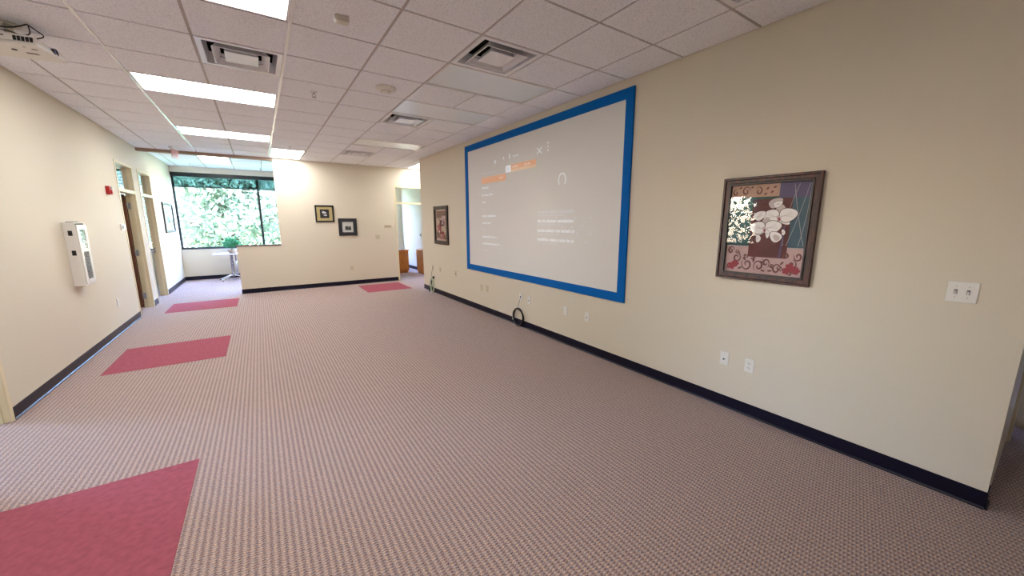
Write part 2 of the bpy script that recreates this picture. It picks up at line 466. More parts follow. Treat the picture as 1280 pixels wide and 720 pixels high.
# the short return of the right wall and the far end of the side corridor
WR = lambda Y, s: frame_of((0, Y, 0), (1, 0, 0), (0, 0, 1), (0, s, 0))
wall('wall_near', WR(0.065, -1), XR + TW, 4.80, H + 0.3, -TW, 0)
wall('wall_far', WR(8.57, 1), XR + TW, 6.0, H + 0.3, -TW, 0)
wall('wall_rear', WR(-4.0, 1), -1.794, 4.9, TOP, -0.2, 0)
wall('wall_right', frame_of((6.0, 0, 0), (0, -1, 0), (0, 0, 1), (-1, 0, 0)), -YW, -8.44, TOP, -0.2, 0)
wall('wall_right', frame_of((4.75, 0, 0), (0, -1, 0), (0, 0, 1), (-1, 0, 0)), -0.06, 4.0, TOP, -0.2, 0, [(-0.02, 0.6, 0.08, 2.45)])
# back partition: half wall, full wall, doorway, wall
HX0, HX1, HZ = -0.44, 0.39, EYE - 0.525
D4 = (3.035, 4.04)
ZD = EYE + 0.93
pb = MB(on_back()).use(M['paint'])
pb.box(HX0, HX1, 0, HZ, -TW, 0); pb.box(HX1, D4[0] + .03, 0, H + 0.3, -TW, 0)
pb.box(D4[0] + .03, D4[1] - .03, ZD - .03, H + 0.3, -TW, 0); pb.box(D4[1] - .03, 6.0, 0, H + 0.3, -TW, 0)
struct(pb.build('wall_back'))
b = MB(on_back()).use(M['ledge']).box(HX0 - .012, HX1 - .001, HZ, HZ + .024, -TW - .012, .012); struct(b.build('trim_1', bevel=.003))
b = MB(on_back()).use(M['taupe']).box(XL, HX1, H - 0.055, H + 0.3, -TW, 0); struct(b.build('beam'))
wall('wall_right', frame_of((2.5, 0, 0), (0, -1, 0), (0, 0, 1), (-1, 0, 0)), -YW, -(YB + TW), H + 0.3, -0.1, 0)
wall('wall_right', frame_of((4.25, 0, 0), (0, -1, 0), (0, 0, 1), (-1, 0, 0)), -YW, -(YB + TW), H + 0.3, -0.1, 0)
# outside wall with its three windows, and the side room's own outside wall
WZ0, WZ1 = EYE - 0.73, EYE + 1.30
WIN = [(-4.7, -2.02, 0.85, WZ1), (XL + 0.002, 2.35, WZ0, WZ1), (2.7, 3.98, WZ0, WZ1)]
wall('wall_window', frame_of((0, YW, 0), (1, 0, 0), (0, 0, 1), (0, -1, 0)), -5.2, 6.2, TOP, -0.2, 0, WIN)
wall('wall_side', frame_of((-5.0, 0, 0), (0, 1, 0), (0, 0, 1), (1, 0, 0)), 1.9, YW, TOP, -0.2, 0, [(3.9, 6.7, 0.93, 2.6)])
wall('wall_near', WR(2.0, 1), -5.0, XL - TW, TOP, -0.1, 0)
wall('wall_near', WR(7.6, 1), -5.0, XL - TW, TOP, -0.1, 0)

# ------------------------------------------------------------------ baseboards (cove base with a toe)
def baseboard(name, fr, u0, u1):
    mb = MB(fr).use(M['base'])
    prof = [(0.0, 0.0), (0.014, 0.0), (0.0125, 0.006), (0.006, 0.014), (0.0045, 0.1), (0.0, 0.102)]
    a = [(u0, v, n) for n, v in prof]; c = [(u1, v, n) for n, v in prof]
    mb.hexa(a, c); return struct(mb.build(name))
baseboard('baseboard_right', on_right(), -8.57, -0.065)
baseboard('baseboard_near', WR(0.065, -1), XR, 3.30)
baseboard('baseboard_far', WR(8.57, 1), XR, 6.0)
for u0, u1 in ((-4, W3[0]), (W3[1], W1[0]), (W1[1], W2[0]), (W2[1], YW)): baseboard('baseboard_left', on_left(), u0, u1)
baseboard('baseboard_back', on_back(), HX0, D4[0]); baseboard('baseboard_back', on_back(), D4[1], 6.0)
baseboard('baseboard_left', frame_of((HX0, 0, 0), (0, -1, 0), (0, 0, 1), (-1, 0, 0)), -(YB + TW), -YB)
baseboard('baseboard_window', on_back(Y=YW), XL, 2.5); baseboard('baseboard_window', on_back(Y=YW), 2.6, 4.25)
baseboard('baseboard_right', frame_of((4.25, 0, 0), (0, -1, 0), (0, 0, 1), (-1, 0, 0)), -YW, -(YB + TW))

# ------------------------------------------------------------------ door frames with transoms
def doorway(name, fr, u0, u1, top, rail, hinge=None, strike=None, transom=True):
    e = sempty(name, fr @ Vector(((u0 + u1) / 2, 0, 0)))
    f = MB(fr).use(M['frame_paint'])
    fw, jt = 0.042, 0.025
    for n0, n1 in ((0.0, 0.007), (-TW - 0.007, -TW)):
        f.box(u0, u0 + fw, 0, top, n0, n1); f.box(u1 - fw, u1, 0, top, n0, n1); f.box(u0 + fw, u1 - fw, top - fw, top, n0, n1)
    f.box(u0 + fw - jt + .015, u0 + fw, 0, top, -TW, 0); f.box(u1 - fw, u1 - fw + jt - .015, 0, top, -TW, 0); f.box(u0 + fw, u1 - fw, top - fw, top - fw + .02, -TW, 0)
    if transom: f.box(u0 + fw, u1 - fw, rail - .028, rail + .028, -TW, 0.004)
    f.box(u0 + fw, u0 + fw + .014, 0, rail - .03, -.075, -.035); f.box(u1 - fw - .014, u1 - fw, 0, rail - .03, -.075, -.035)
    f.build('door_frame', e, bevel=.002)
    if transom: g = MB(fr).use(M['pane']).box(u0 + fw, u1 - fw, rail + .028, top - fw, -.068, -.062); g.build('transom_pane', e)
    if hinge:
        for z in (0.22, 1.02, 1.86):
            h = MB(fr).use(M['steel']); uu = u1 - fw if hinge == 'far' else u0 + fw; s = -1 if hinge == 'far' else 1
            h.box(uu, uu + s * .003, z - .057, z + .057, -TW + .002, -.078); h.lathe((uu + s * .008, 0, -TW - .006), [(.007, z - .057), (.007, z + .057)], 10, 1)
            h.build('hinge', e)
        l = MB(fr).use(M['doorwood']); uu = u1 - fw - .012 if hinge == 'far' else u0 + fw + .012; s = -1 if hinge == 'far' else 1
        l.box(uu, uu + s * .044, .012, rail - .034, -TW - .012 - .85, -TW - .012); lo = l.build('door_leaf', e, bevel=.002)
        k = MB(fr).use(M['steel'])
        for sd in (0, 1):
            uf = uu if sd == 0 else uu + s * .044; d = -s if sd == 0 else s
            k.lathe((uf, .98, -TW - .80), [(.026, 0), (.026, d * .008), (.010, d * .010), (.010, d * .045)], 14, 0)
            k.box(uf + d * .036, uf + d * .05, .97, .99, -TW - .80, -TW - .69)
        k.build('door_handle', lo)
    if strike:
        h = MB(fr).use(M['steel']); uu = u1 - fw if strike == 'far' else u0 + fw; s = -1 if strike == 'far' else 1
        h.box(uu, uu + s * .004, .92, 1.04, -TW + .005, -.082); h.build('strike_plate', e)
    return e
doorway('door_1', on_left(), W1[0], W1[1], ZT, RAIL, hinge='far')
doorway('door_2', on_left(), W2[0], W2[1], ZT, RAIL, hinge='near', strike='far')
doorway('door_3', on_left(), W3[0], W3[1], RAIL + .02, RAIL + .01, transom=False)
doorway('door_4', on_back(), D4[0], D4[1], ZD, EYE + .493, strike='near')
# steel casing of the doorway beside the near end of the right wall
b = MB(WR(0.065, -1)).use(M['frame_paint']).box(4.36, 4.42, 0, 2.2, 0, .016); b.box(4.36, 4.75, 2.14, 2.2, 0, .0155)
struct(b.build('trim_2', bevel=.002))

# ------------------------------------------------------------------ windows
def window(name, fr, u0, u1, v0, v1, mull=(), m='blackmetal', depth=0.1, glass='pane'):
    e = sempty(name, fr @ Vector(((u0 + u1) / 2, v0, 0)))
    f = MB(fr).use(M[m]); w = .045; d0, d1 = -depth - .05, -depth
    f.ring(u0, u1, v0, v1, w, d0, d1)
    for x in mull: f.box(x - .028, x + .028, v0 + w, v1 - w, d0, d1 + .001)
    f.build('window_frame', e)
    g = MB(fr).use(M[glass]); xs = [u0 + w] + list(mull) + [u1 - w]
    g.box(u0 + w, u1 - w, v0 + w, v1 - w, d0 + .022, d0 + .028)
    g.build('window_pane', e)
    return e
FW = frame_of((0, YW, 0), (1, 0, 0), (0, 0, 1), (0, -1, 0))
w1 = window('window_1', FW, XL + .002, 2.35, WZ0, WZ1, (0.085, 1.96), depth=.06)
b = MB(FW).use(M['blackmetal']).box(XL + .004, 2.34, WZ1 - .105, WZ1 - .001, -.055, .004); cas = b.build('shade_cassette', w1, bevel=.004)
b = MB(FW).use(M['shade']).box(XL + .03, 2.32, WZ1 - .36, WZ1 - .105, -.030, -.028); b.build('shade_fabric', w1)
b = MB(FW).use(M['blackmetal']).box(XL + .03, 2.32, WZ1 - .385, WZ1 - .355, -.038, -.020); b.build('shade_bar', w1, bevel=.003)
b = MB(FW).use(M['blackmetal']).box(XL + .004, 2.34, WZ0 - .001, WZ0 + .016, -.06, .012); b.build('window_sill', w1)
w2 = window('window_2', FW, -4.7, -2.02, .85, WZ1, (-3.36,))
bl = MB(FW).use(M['alu'])
for k in range(24): bl.hexa([(-4.66, 1.0 + k * .075, -.05), (-2.06, 1.0 + k * .075, -.05), (-2.06, 1.0 + k * .075, -.048), (-4.66, 1.0 + k * .075, -.048)],
                            [(-4.66, 1.03 + k * .075, -.02), (-2.06, 1.03 + k * .075, -.02), (-2.06, 1.03 + k * .075, -.018), (-4.66, 1.03 + k * .075, -.018)])
bl.build('slat_blind', w2)
window('window_3', FW, 2.7, 3.98, WZ0, WZ1, ())
window('window_4', frame_of((-5.0, 0, 0), (0, 1, 0), (0, 0, 1), (1, 0, 0)), 3.9, 6.7, .93, 2.6, ())
window('window_5', frame_of((4.75, 0, 0), (0, -1, 0), (0, 0, 1), (-1, 0, 0)), -.02, .6, .08, 2.45, (), m='alu', depth=.0, glass='tinted')

# ------------------------------------------------------------------ ceiling lights
def light_box(name, c, z, lit, label, group):
    x0, x1, y0, y1 = c
    t = thing(name, label, 'ceiling light', ((x0 + x1) / 2, (y0 + y1) / 2, z), group)
    fr = under(0, 0, z)
    g = .013
    f = MB(fr).use(M['gridw']).ring(x0 + g, x1 - g, y0 + g, y1 - g, .016, -.06, .001); f.build('frame', t)
    h = MB(fr).use(M['gridw']).box(x0 + g, x1 - g, y0 + g, y1 - g, -.10, -.061); h.build('housing', t)
    d = MB(fr).use(M['lamp'] if lit else M['unlit']).box(x0 + g + .0165, x1 - g - .0165, y0 + g + .0165, y1 - g - .0165, -.012, -.006); d.build('diffuser', t)
    return t
GL, GU = 'lit ceiling light panels', 'unlit ceiling light panels'
lab = ['nearest lit ceiling light panel, partly seen, on the camera side of the shiny air vent', 'long lit ceiling light panel just past the shiny air vent',
       'lit ceiling light panel between the long near one and the bay header', 'lit ceiling light panel meeting the top of the cream wall with two small pictures',
       'lit ceiling light panel above the viewer', 'lit ceiling light panel above the far doorway, mostly hidden by the screen wall']
for c, l in zip(LIT, lab): light_box('ceiling_light', c, H, True, l, GL)
lab = ['large switched off ceiling light panel just past the nearest air vent of the screen wall', 'switched off ceiling light panel with an air vent touching its far edge',
       'switched off ceiling light panel farthest down the room, short of the last air vent']
for c, l in zip(UNLIT, lab): light_box('ceiling_light', c, H, False, l, GU)
light_box('ceiling_light', BAYLIT[0], HA, True, 'lit ceiling light panel inside the window bay', GL)

# ------------------------------------------------------------------ air vents (square stepped diffusers)
def vent(c, label):
    x0, x1, y0, y1 = c; cx, cy = (x0 + x1) / 2, (y0 + y1) / 2
    t = thing('air_vent', label, 'air vent', (cx, cy, H), 'square ceiling air vents')
    fr = under(cx, cy, H); r = T / 2 - .012
    p = MB(fr).use(M['alu']).ring(-r, r, -r, r, .038, -.012, .002); p.frustum_ring(0, 0, r - .036, 0, r - .055, -.09, .003); p.build('flange', t)
    k = MB(fr).use(M['dark'])
    k.ring(-r, r, -r, r, .012, -.17, -.013); k.box(-r, r, -r, r, -.18, -.171); k.build('duct_box', t)
    a = MB(fr).use(M['alu'])
    a.frustum_ring(0, 0, .196, .010, .150, -.050, .003); a.frustum_ring(0, 0, .199, .012, .196, .007, .010); a.build('louvre', t)
    a = MB(fr).use(M['alu']); a.box(-.118, .118, -.118, .118, .004, .007); a.frustum_ring(0, 0, .118, .004, .085, -.045, .003); a.build('centre_plate', t)
    for sx, sy in ((-1, -1), (1, -1), (1, 1), (-1, 1)):
        s = MB(fr).use(M['steel']); s.tube([(sx * .09, sy * .09, .0), (sx * .20, sy * .20, -.06)], .004, 6); s.build('hanger', t)
    return t
v0 = vent(VENT[0], 'shiny square ceiling air vent lying between two lit light panels')
for c, l in zip(VENT[1:], ['square ceiling air vent at the near edge of the closest unlit light panel', 'square ceiling air vent at the far edge of the second unlit light panel',
                           'square ceiling air vent farthest down the room, past the last unlit panel', 'square ceiling air vent above the orchid picture, only its corner showing']):
    dup(v0, ((c[0] + c[1]) / 2, (c[2] + c[3]) / 2, H), l)

# ------------------------------------------------------------------ small ceiling fittings
t = thing('smoke_detector', 'round white ceiling detector with a raised centre between two air vents', 'smoke detector', (1.255, 4.27, H))
b = MB(under(1.255, 4.27, H)).use(M['white']).lathe((0, 0, 0), [(.105, 0), (.105, .016), (.085, .030), (.06, .034)], 32); b.build('base', t)
b = MB(under(1.255, 4.27, H)).use(M['white']).lathe((0, 0, 0), [(.048, .034), (.046, .052), (.03, .060), (.005, .061)], 24); b.build('sensor_head', t)
t = thing('motion_detector', 'small beige box sensor on a ceiling tile between the lit panels and an air vent', 'sensor', (.625, 3.03, H))
b = MB(under(.625, 3.03, H)).use(M['offwhite']).box(-.05, .035, -.028, .028, 0, .04); b.build('case', t, bevel=.006)
b = MB(under(.625, 3.03, H)).use(M['white']).box(-.056, -.0505, -.024, .024, .004, .036); b.build('lens', t)
def sprinkler(x, y, z, label):
    t = thing('sprinkler_head', label, 'sprinkler', (x, y, z), 'ceiling sprinklers'); fr = under(x, y, z)
    b = MB(fr).use(M['alu']).lathe((0, 0, 0), [(.034, 0), (.034, .003), (.018, .010), (.010, .012)], 18); b.build('escutcheon', t)
    b = MB(fr).use(M['steel'])
    b.lathe((0, 0, 0), [(.009, .012), (.009, .026)], 10)
    for s in (-1, 1): b.tube([(s * .006, 0, .024), (s * .018, 0, .036), (s * .012, 0, .050), (0, 0, .056)], .003, 6)
    b.build('frame', t)
    b = MB(fr).use(M['steel']).lathe((0, 0, 0), [(.022, .056), (.022, .058), (.004, .060)], 14); b.build('deflector', t)
    return t
s0 = sprinkler(.64, 4.82, H, 'ceiling sprinkler head between the lit light panels and the round white detector')
dup(s0, (.63, 8.42, H), 'ceiling sprinkler head just before the lit panel over the back wall')
dup(s0, (-1.277, 12.57, HA), 'ceiling sprinkler head in the window bay near the doorway wall')
dup(s0, (.206, 12.6, HA), 'ceiling sprinkler head in the window bay above the mullion')

# exit sign hanging from the ceiling just before the header
def text_bm(mb, s, fr, size, depth):
    cu = bpy.data.curves.new('letters', 'FONT'); cu.body = s; cu.size = size; cu.align_x = 'CENTER'; cu.align_y = 'CENTER'; cu.extrude = depth
    o = bpy.data.objects.new('letters', cu); COL.objects.link(o)
    dg = bpy.context.evaluated_depsgraph_get(); me = bpy.data.meshes.new_from_object(o.evaluated_get(dg))
    me.transform(fr); n0 = len(mb.bm.faces); mb.bm.from_mesh(me); mb.bm.faces.ensure_lookup_table()
    for f in mb.bm.faces[n0:]: f.material_index = mb.cur
    bpy.data.objects.remove(o); bpy.data.meshes.remove(me); bpy.data.curves.remove(cu)
    return mb
EX = Vector((-1.185, 9.72, H))
t = thing('exit_sign', 'small clear exit sign with red letters hanging from the ceiling at the bay header', 'exit sign', EX)
ang = math.radians(78)
FE = frame_of(EX, (math.cos(ang), math.sin(ang), 0), (0, 0, 1), (math.sin(ang), -math.cos(ang), 0))
b = MB(FE).use(M['alu']).box(-.15, .15, -.028, 0, -.035, .035); b.build('canopy', t, bevel=.004)
b = MB(FE).use(M['acrylic']).box(-.145, .145, -.205, -.028, -.004, .004); pnl = b.build('panel', t)
b = MB(); b.use(M['redglow']); text_bm(b, 'EXIT', FE @ Matrix.Translation((0, -.115, .0055)), .15, .001)
text_bm(b, 'EXIT', FE @ Matrix.Translation((0, -.115, -.0055)) @ Matrix.Rotation(PI, 4, 'Y'), .15, .001)
b.build('lettering', pnl)

# ------------------------------------------------------------------ projector under the ceiling
PJ = Vector((-1.345, 4.45, H - .172))
t = thing('projector', 'white video projector with loose black cables mounted under the ceiling', 'projector', PJ)
pa = math.radians(-6)
FP = frame_of(PJ, (math.cos(pa), math.sin(pa), 0), (-math.sin(pa), math.cos(pa), 0), (0, 0, 1))
b = MB(FP).use(M['white'])
b.hexa([(-.19, -.165, 0), (.185, -.165, 0), (.205, .165, 0), (-.19, .165, 0)], [(-.19, -.165, .017), (.195, -.165, .017), (.22, .165, .017), (-.19, .165, .017)])
b.hexa([(-.187, -.162, .019), (.188, -.162, .019), (.213, .162, .019), (-.187, .162, .019)], [(-.18, -.157, .068), (.168, -.157, .068), (.188, .155, .068), (-.18, .155, .068)])
body = b.build('housing', t, bevel=.005)
b = MB(FP).use(M['dark'])
for k in range(5): b.box(.078 + k * .020, .093 + k * .020, -.1632, -.150, .024, .054)
b.build('vent_grille', t)
b = MB(FP).use(M['black']).box(.022, .036, -.1635, -.155, .044, .050); b.build('socket', t)
b = MB(FP).use(M['black']).lathe((.02, -.03, -.004), [(.014, 0), (.014, .004)], 14); b.build('foot', t)
b = MB(FP).use(M['black']).lathe((.178, .04, .036), [(.026, 0), (.026, .028), (.021, .029), (.020, .018)], 24, 0); b.build('lens_ring', t)
b = MB(FP).use(mat('blue_lens', srgb(60, 90, 170), .05)).lathe((.194, .04, .036), [(.019, 0), (.014, .006), (.003, .008)], 20, 0); b.build('lens', t)
for q in ((.06, .12, .0, .03), (.13, .16, -.10, -.08), (.10, .112, -.125, -.113)):
    b = MB(FP).use(M['grille']).box(*q, -.0015, .001); b.build('base_cover', t)
b = MB(FP).use(M['offwhite']).lathe((0, 0, 0), [(.022, .068), (.022, .166)], 16); b.lathe((0, 0, 0), [(.065, .166), (.065, .172)], 20); b.box(-.06, .06, -.05, .05, .0685, .073); b.build('ceiling_mount', t)
for i, (pts, r) in enumerate([([(-.2, -.10, .10), (-.05, -.13, .105), (.06, -.12, .115), (.12, -.06, .171)], .005),
                 ([(-.3, -.06, .08), (-.10, -.13, .09), (.04, -.13, .088), (.10, -.12, .075), (.135, -.09, .10), (.12, -.05, .171)], .004),
                 ([(.12, -.05, .171), (.17, -.09, .13), (.20, -.08, .10), (.17, -.10, .07)], .004),
                 ([(-.35, .0, .06), (-.20, -.10, .085), (-.04, -.14, .072)], .010)]):
    b = MB(FP).use(M['rubber'])
    q = [Vector(p) for p in pts]; fine = []
    for s in range(len(q) - 1):
        p0, p1, p2, p3 = q[max(s - 1, 0)], q[s], q[s + 1], q[min(s + 2, len(q) - 1)]
        for k in range(5):
            a = k / 5; fine.append(.5 * ((2 * p1) + (p2 - p0) * a + (2 * p0 - 5 * p1 + 4 * p2 - p3) * a * a + (3 * p1 - p0 - 3 * p2 + p3) * a ** 3))
    b.tube(fine + [q[-1]], r, 6); b.build('cable', t)

# ------------------------------------------------------------------ big blue-framed projection screen on the right wall
SC = (XR, 4.42, EYE + .22)
t = thing('projection_screen', 'huge pale projection screen in a blue frame on the long wall', 'projection screen', SC)
F = on_right(0, EYE)
y0, y1, z0, z1 = -6.25, -2.59, -.862, 1.305
b = MB(F).use(M['blue']).ring(y0, y1, z0, z1, .10, 0, .020); b.build('frame', t, bevel=.002)
b = MB(F).use(M['screen']).box(y0 + .095, y1 - .095, z0 + .095, z1 - .095, 0, .008); sc = b.build('screen_surface', t)
n = .0086
def Q(mb, ya, yb, za, zb, nn=n): mb.face([(-ya, za, nn), (-yb, za, nn), (-yb, zb, nn), (-ya, zb, nn)])
made = []
def glyphs(mb, ya, yb, za, zb, seed, gap=.3, words=None):
    """a run of small unreadable letter strokes"""
    r = random.Random(seed); y = ya; h = zb - za; nl = 0
    while y > yb + .012:
        w = h * r.uniform(.28, .5)
        if nl > 2 and r.random() < gap * .6:
            y -= h * .45; nl = 0
            if words is not None: mb = MB(F).use(words); made.append(mb)
            continue
        k = r.random(); s = h * .14
        Q(mb, y, y - s, za, zb if k > .5 else za + h * .72)
        Q(mb, y - w + s, y - w, za, za + h * .72)
        if k > .3: Q(mb, y - s, y - w + s, za + h * .60, za + h * .72)
        else: Q(mb, y - s, y - w + s, za, za + h * .12)
        y -= w + h * .14; nl += 1
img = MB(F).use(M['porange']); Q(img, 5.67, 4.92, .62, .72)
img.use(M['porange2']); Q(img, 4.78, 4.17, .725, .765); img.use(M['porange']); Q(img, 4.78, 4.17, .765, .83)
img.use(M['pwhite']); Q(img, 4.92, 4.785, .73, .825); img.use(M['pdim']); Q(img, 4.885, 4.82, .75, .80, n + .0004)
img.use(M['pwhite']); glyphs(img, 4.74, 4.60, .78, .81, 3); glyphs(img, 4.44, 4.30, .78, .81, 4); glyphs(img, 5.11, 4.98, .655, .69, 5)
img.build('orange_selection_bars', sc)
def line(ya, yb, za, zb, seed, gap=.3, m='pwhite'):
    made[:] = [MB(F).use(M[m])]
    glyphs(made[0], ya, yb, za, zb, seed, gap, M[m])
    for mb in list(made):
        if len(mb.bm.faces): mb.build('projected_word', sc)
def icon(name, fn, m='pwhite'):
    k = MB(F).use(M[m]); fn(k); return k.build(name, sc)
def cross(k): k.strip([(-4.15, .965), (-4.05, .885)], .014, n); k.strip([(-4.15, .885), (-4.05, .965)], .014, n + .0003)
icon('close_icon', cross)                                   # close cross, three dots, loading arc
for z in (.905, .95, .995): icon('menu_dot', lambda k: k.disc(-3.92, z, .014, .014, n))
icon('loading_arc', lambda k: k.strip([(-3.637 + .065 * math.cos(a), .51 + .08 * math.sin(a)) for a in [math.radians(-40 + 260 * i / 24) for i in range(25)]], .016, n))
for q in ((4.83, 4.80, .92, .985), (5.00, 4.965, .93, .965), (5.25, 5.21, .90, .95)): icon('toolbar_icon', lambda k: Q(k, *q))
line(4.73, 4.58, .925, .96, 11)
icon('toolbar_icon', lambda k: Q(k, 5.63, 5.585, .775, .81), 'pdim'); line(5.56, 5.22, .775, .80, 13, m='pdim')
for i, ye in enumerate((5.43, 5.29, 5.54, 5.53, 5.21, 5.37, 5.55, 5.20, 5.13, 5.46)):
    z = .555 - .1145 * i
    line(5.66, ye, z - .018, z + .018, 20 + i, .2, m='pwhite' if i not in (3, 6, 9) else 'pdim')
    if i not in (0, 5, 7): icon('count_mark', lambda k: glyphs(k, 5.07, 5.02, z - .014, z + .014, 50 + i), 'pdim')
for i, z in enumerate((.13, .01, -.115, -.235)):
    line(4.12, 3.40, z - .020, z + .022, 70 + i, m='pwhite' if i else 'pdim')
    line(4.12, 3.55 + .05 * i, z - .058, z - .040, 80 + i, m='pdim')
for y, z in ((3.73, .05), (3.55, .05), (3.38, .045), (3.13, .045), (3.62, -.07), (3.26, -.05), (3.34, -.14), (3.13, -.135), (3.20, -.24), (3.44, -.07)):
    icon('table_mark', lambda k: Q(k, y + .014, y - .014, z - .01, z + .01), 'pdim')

# ------------------------------------------------------------------ framed pictures
def picture(name, label, F, u0, u1, v0, v1, w, fm, art, glass=True, depth=.03, group=None, prof=None):
    c = F @ Vector(((u0 + u1) / 2, (v0 + v1) / 2, 0))
    t = thing(name, label, 'picture', c, group)
    f = MB(F).use(M[fm])
    if prof:    # stepped moulding: raised outer bead, sloping cove, raised lip
        f.ring(u0, u1, v0, v1, w * .30, .001, depth)
        f.ring(u0 + w * .30, u1 - w * .30, v0 + w * .30, v1 - w * .30, w * .45, .001, depth * .72)
        k = w * .75
        f.use(M['darkwood']).ring(u0 + k, u1 - k, v0 + k, v1 - k, w - k, .001, depth * .85)
    else: f.ring(u0, u1, v0, v1, w, .001, depth, w * .9)
    f.build('frame', t, bevel=.003)
    art(t, F, u0 + w, u1 - w, v0 + w, v1 - w)
    if glass:
        g = MB(F).use(M['picglass']).box(u0 + w - .002, u1 - w + .002, v0 + w - .002, v1 - w + .002, depth * .5, depth * .5 + .002); g.build('glass', t)
    return t

def spiral(cx, cy, r, turns, a0, sgn=1, k=22):
    return [(cx + r * (1 - .8 * i / k) * math.cos(a0 + sgn * turns * 2 * PI * i / k), cy + r * (1 - .8 * i / k) * math.sin(a0 + sgn * turns * 2 * PI * i / k)) for i in range(k + 1)]

def orchid_art(t, F, u0, u1, v0, v1):
    W, Ht = u1 - u0, v1 - v0
    U = lambda x: u0 + x * W
    V = lambda y: v0 + y * Ht
    n = .004
    a = MB(F).use(M['art_tealg']).box(u0, u1, v0, v1, .001, n)
    step = [n]
    def rect(m, x0, x1, ya, yb):
        step[0] += .00025
        a.use(M[m]).face([(U(x0), V(ya), step[0]), (U(x1), V(ya), step[0]), (U(x1), V(yb), step[0]), (U(x0), V(yb), step[0])])
    rect('art_tan', 0, .63, .86, 1); rect('art_purple', .63, 1, .84, 1); rect('art_teal', .76, 1, .30, .84)
    rect('art_pink', 0, 1, 0, .31); rect('art_line', .0, 1, .305, .312); rect('art_dark', .31, .80, .19, .835)
    n1 = step[0] + .0004
    a.use(M['art_swirl'])
    def sw(cx, cy, r, turns, a0, sg, ww=.014): a.strip([(U(x), V(y)) for x, y in spiral(cx, cy, r, turns, a0, sg)], [ww * W * (.4 + math.sin(PI * i / 22)) for i in range(23)], n1)
    sw(.20, .93, .055, 1.3, 0, 1); sw(.37, .925, .05, 1.2, 2.6, -1); sw(.06, .92, .04, 1.1, 1, 1)
    for x, y in ((.48, .95), (.54, .91), (.57, .96), (.46, .89), (.28, .97), (.12, .97)): a.disc(U(x), V(y), .022 * W, .009 * Ht, n1, .7)
    for i, (cx, cy, r, s_) in enumerate([(.07, .25, .05, 1), (.16, .17, .06, -1), (.31, .10, .075, 1), (.47, .09, .07, -1), (.56, .13, .05, 1), (.70, .07, .06, 1), (.88, .13, .055, -1), (.94, .22, .05, 1), (.80, .22, .035, -1), (.06, .06, .04, 1)]):
        sw(cx, cy, r, 1.25, i * 1.3, s_, .017)
    for i in range(16): sw(.04 + .92 * ((i * .377) % 1), .03 + .24 * ((i * .618) % 1), .028, 1.1, i * 2.1, 1 if i % 2 else -1, .010)
    for x, y, r_ in ((.22, .05, .5), (.40, .15, 1.2), (.62, .045, .2), (.76, .14, .9), (.90, .05, 2.2), (.27, .16, 2.4), (.53, .04, 2.9), (.83, .045, .3)): a.disc(U(x), V(y), .03 * W, .010 * Ht, n1, r_)
    a.use(M['art_rose'])
    for x, y, r_ in ((.10, .07, .06), (.15, .10, .045), (.86, .10, .06), (.93, .07, .05), (.82, .06, .04)):
        for k in range(5): a.disc(U(x + r_ * .5 * math.cos(k * 1.257)), V(y + r_ * .4 * math.sin(k * 1.257)), .03 * W, .020 * Ht, n1 + .0002 + k * .0001, k * 1.257)
    a.use(M['art_line'])
    for x0, x1, xm in ((.78, .97, .90), (.98, .80, .87), (.74, .86, .72), (.92, .99, .99)):
        a.strip([(U((1 - s) ** 2 * x0 + 2 * s * (1 - s) * xm + s * s * x1), V(.33 + .65 * s)) for s in [k / 10 for k in range(11)]], .003, n1)
    a.use(M['art_purple']).strip([(U(.715), V(.19)), (U(.727), V(.37)), (U(.735), V(.54))], .012, n1)
    a.build('artwork', t)
    p = MB(F); z = n1 + .0006
    def petal(x, y, rx, ry, rot, m='art_petal'):
        nonlocal z
        rx *= 1.12; ry *= 1.2
        z += .0002
        k = 16; pts = []
        for i in range(k):
            q = 2 * PI * i / k; rr = 1 - .12 * math.cos(q) ** 4 * (1 if math.cos(q) < 0 else 0)
            px_, py_ = rx * W * math.cos(q) * rr, ry * W * math.sin(q) * (1 - .25 * math.cos(q))
            c, s = math.cos(rot), math.sin(rot); pts.append((U(x) + px_ * c - py_ * s, V(y) + px_ * s + py_ * c, z))
        if m == 'art_petal':
            cx_, cy_ = U(x), V(y); p.use(M['art_outline']).face([(cx_ + (a_ - cx_) * 1.07, cy_ + (b_ - cy_) * 1.09, z - .0001) for a_, b_, _ in pts])
        p.use(M[m]).face(pts)
        if m == 'art_petal':
            c, s = math.cos(rot), math.sin(rot); p.use(M['art_petal2'])
            for o_ in (-.35, 0, .35): p.strip([(U(x) - .75 * rx * W * c - o_ * ry * W * .3 * -s, V(y) - .75 * rx * W * s - o_ * ry * W * .3 * c), (U(x) + .45 * rx * W * c - o_ * ry * W * s * 1.0, V(y) + .45 * rx * W * s + o_ * ry * W * c)], .0022, z + .0001)
    for cx, cy in ((.659, .636), (.50, .51)):
        s = 1.0 if cx > .6 else .95
        for ang, d, rx, ry, m in ((1.45, .085, .075, .055, 'art_petal2'), (-.6, .085, .07, .035, 'art_petal'), (-2.5, .085, .07, .035, 'art_petal'), (3.0, .10, .095, .075, 'art_petal'), (.25, .11, .10, .075, 'art_petal')):
            petal(cx + d * s * math.cos(ang), cy + d * s * math.sin(ang) * .82, rx * s, ry * s, ang, m)
        petal(cx, cy - .01, .024, .034, .4, 'art_petal2'); petal(cx + .004, cy - .02, .013, .018, .4, 'art_rose')
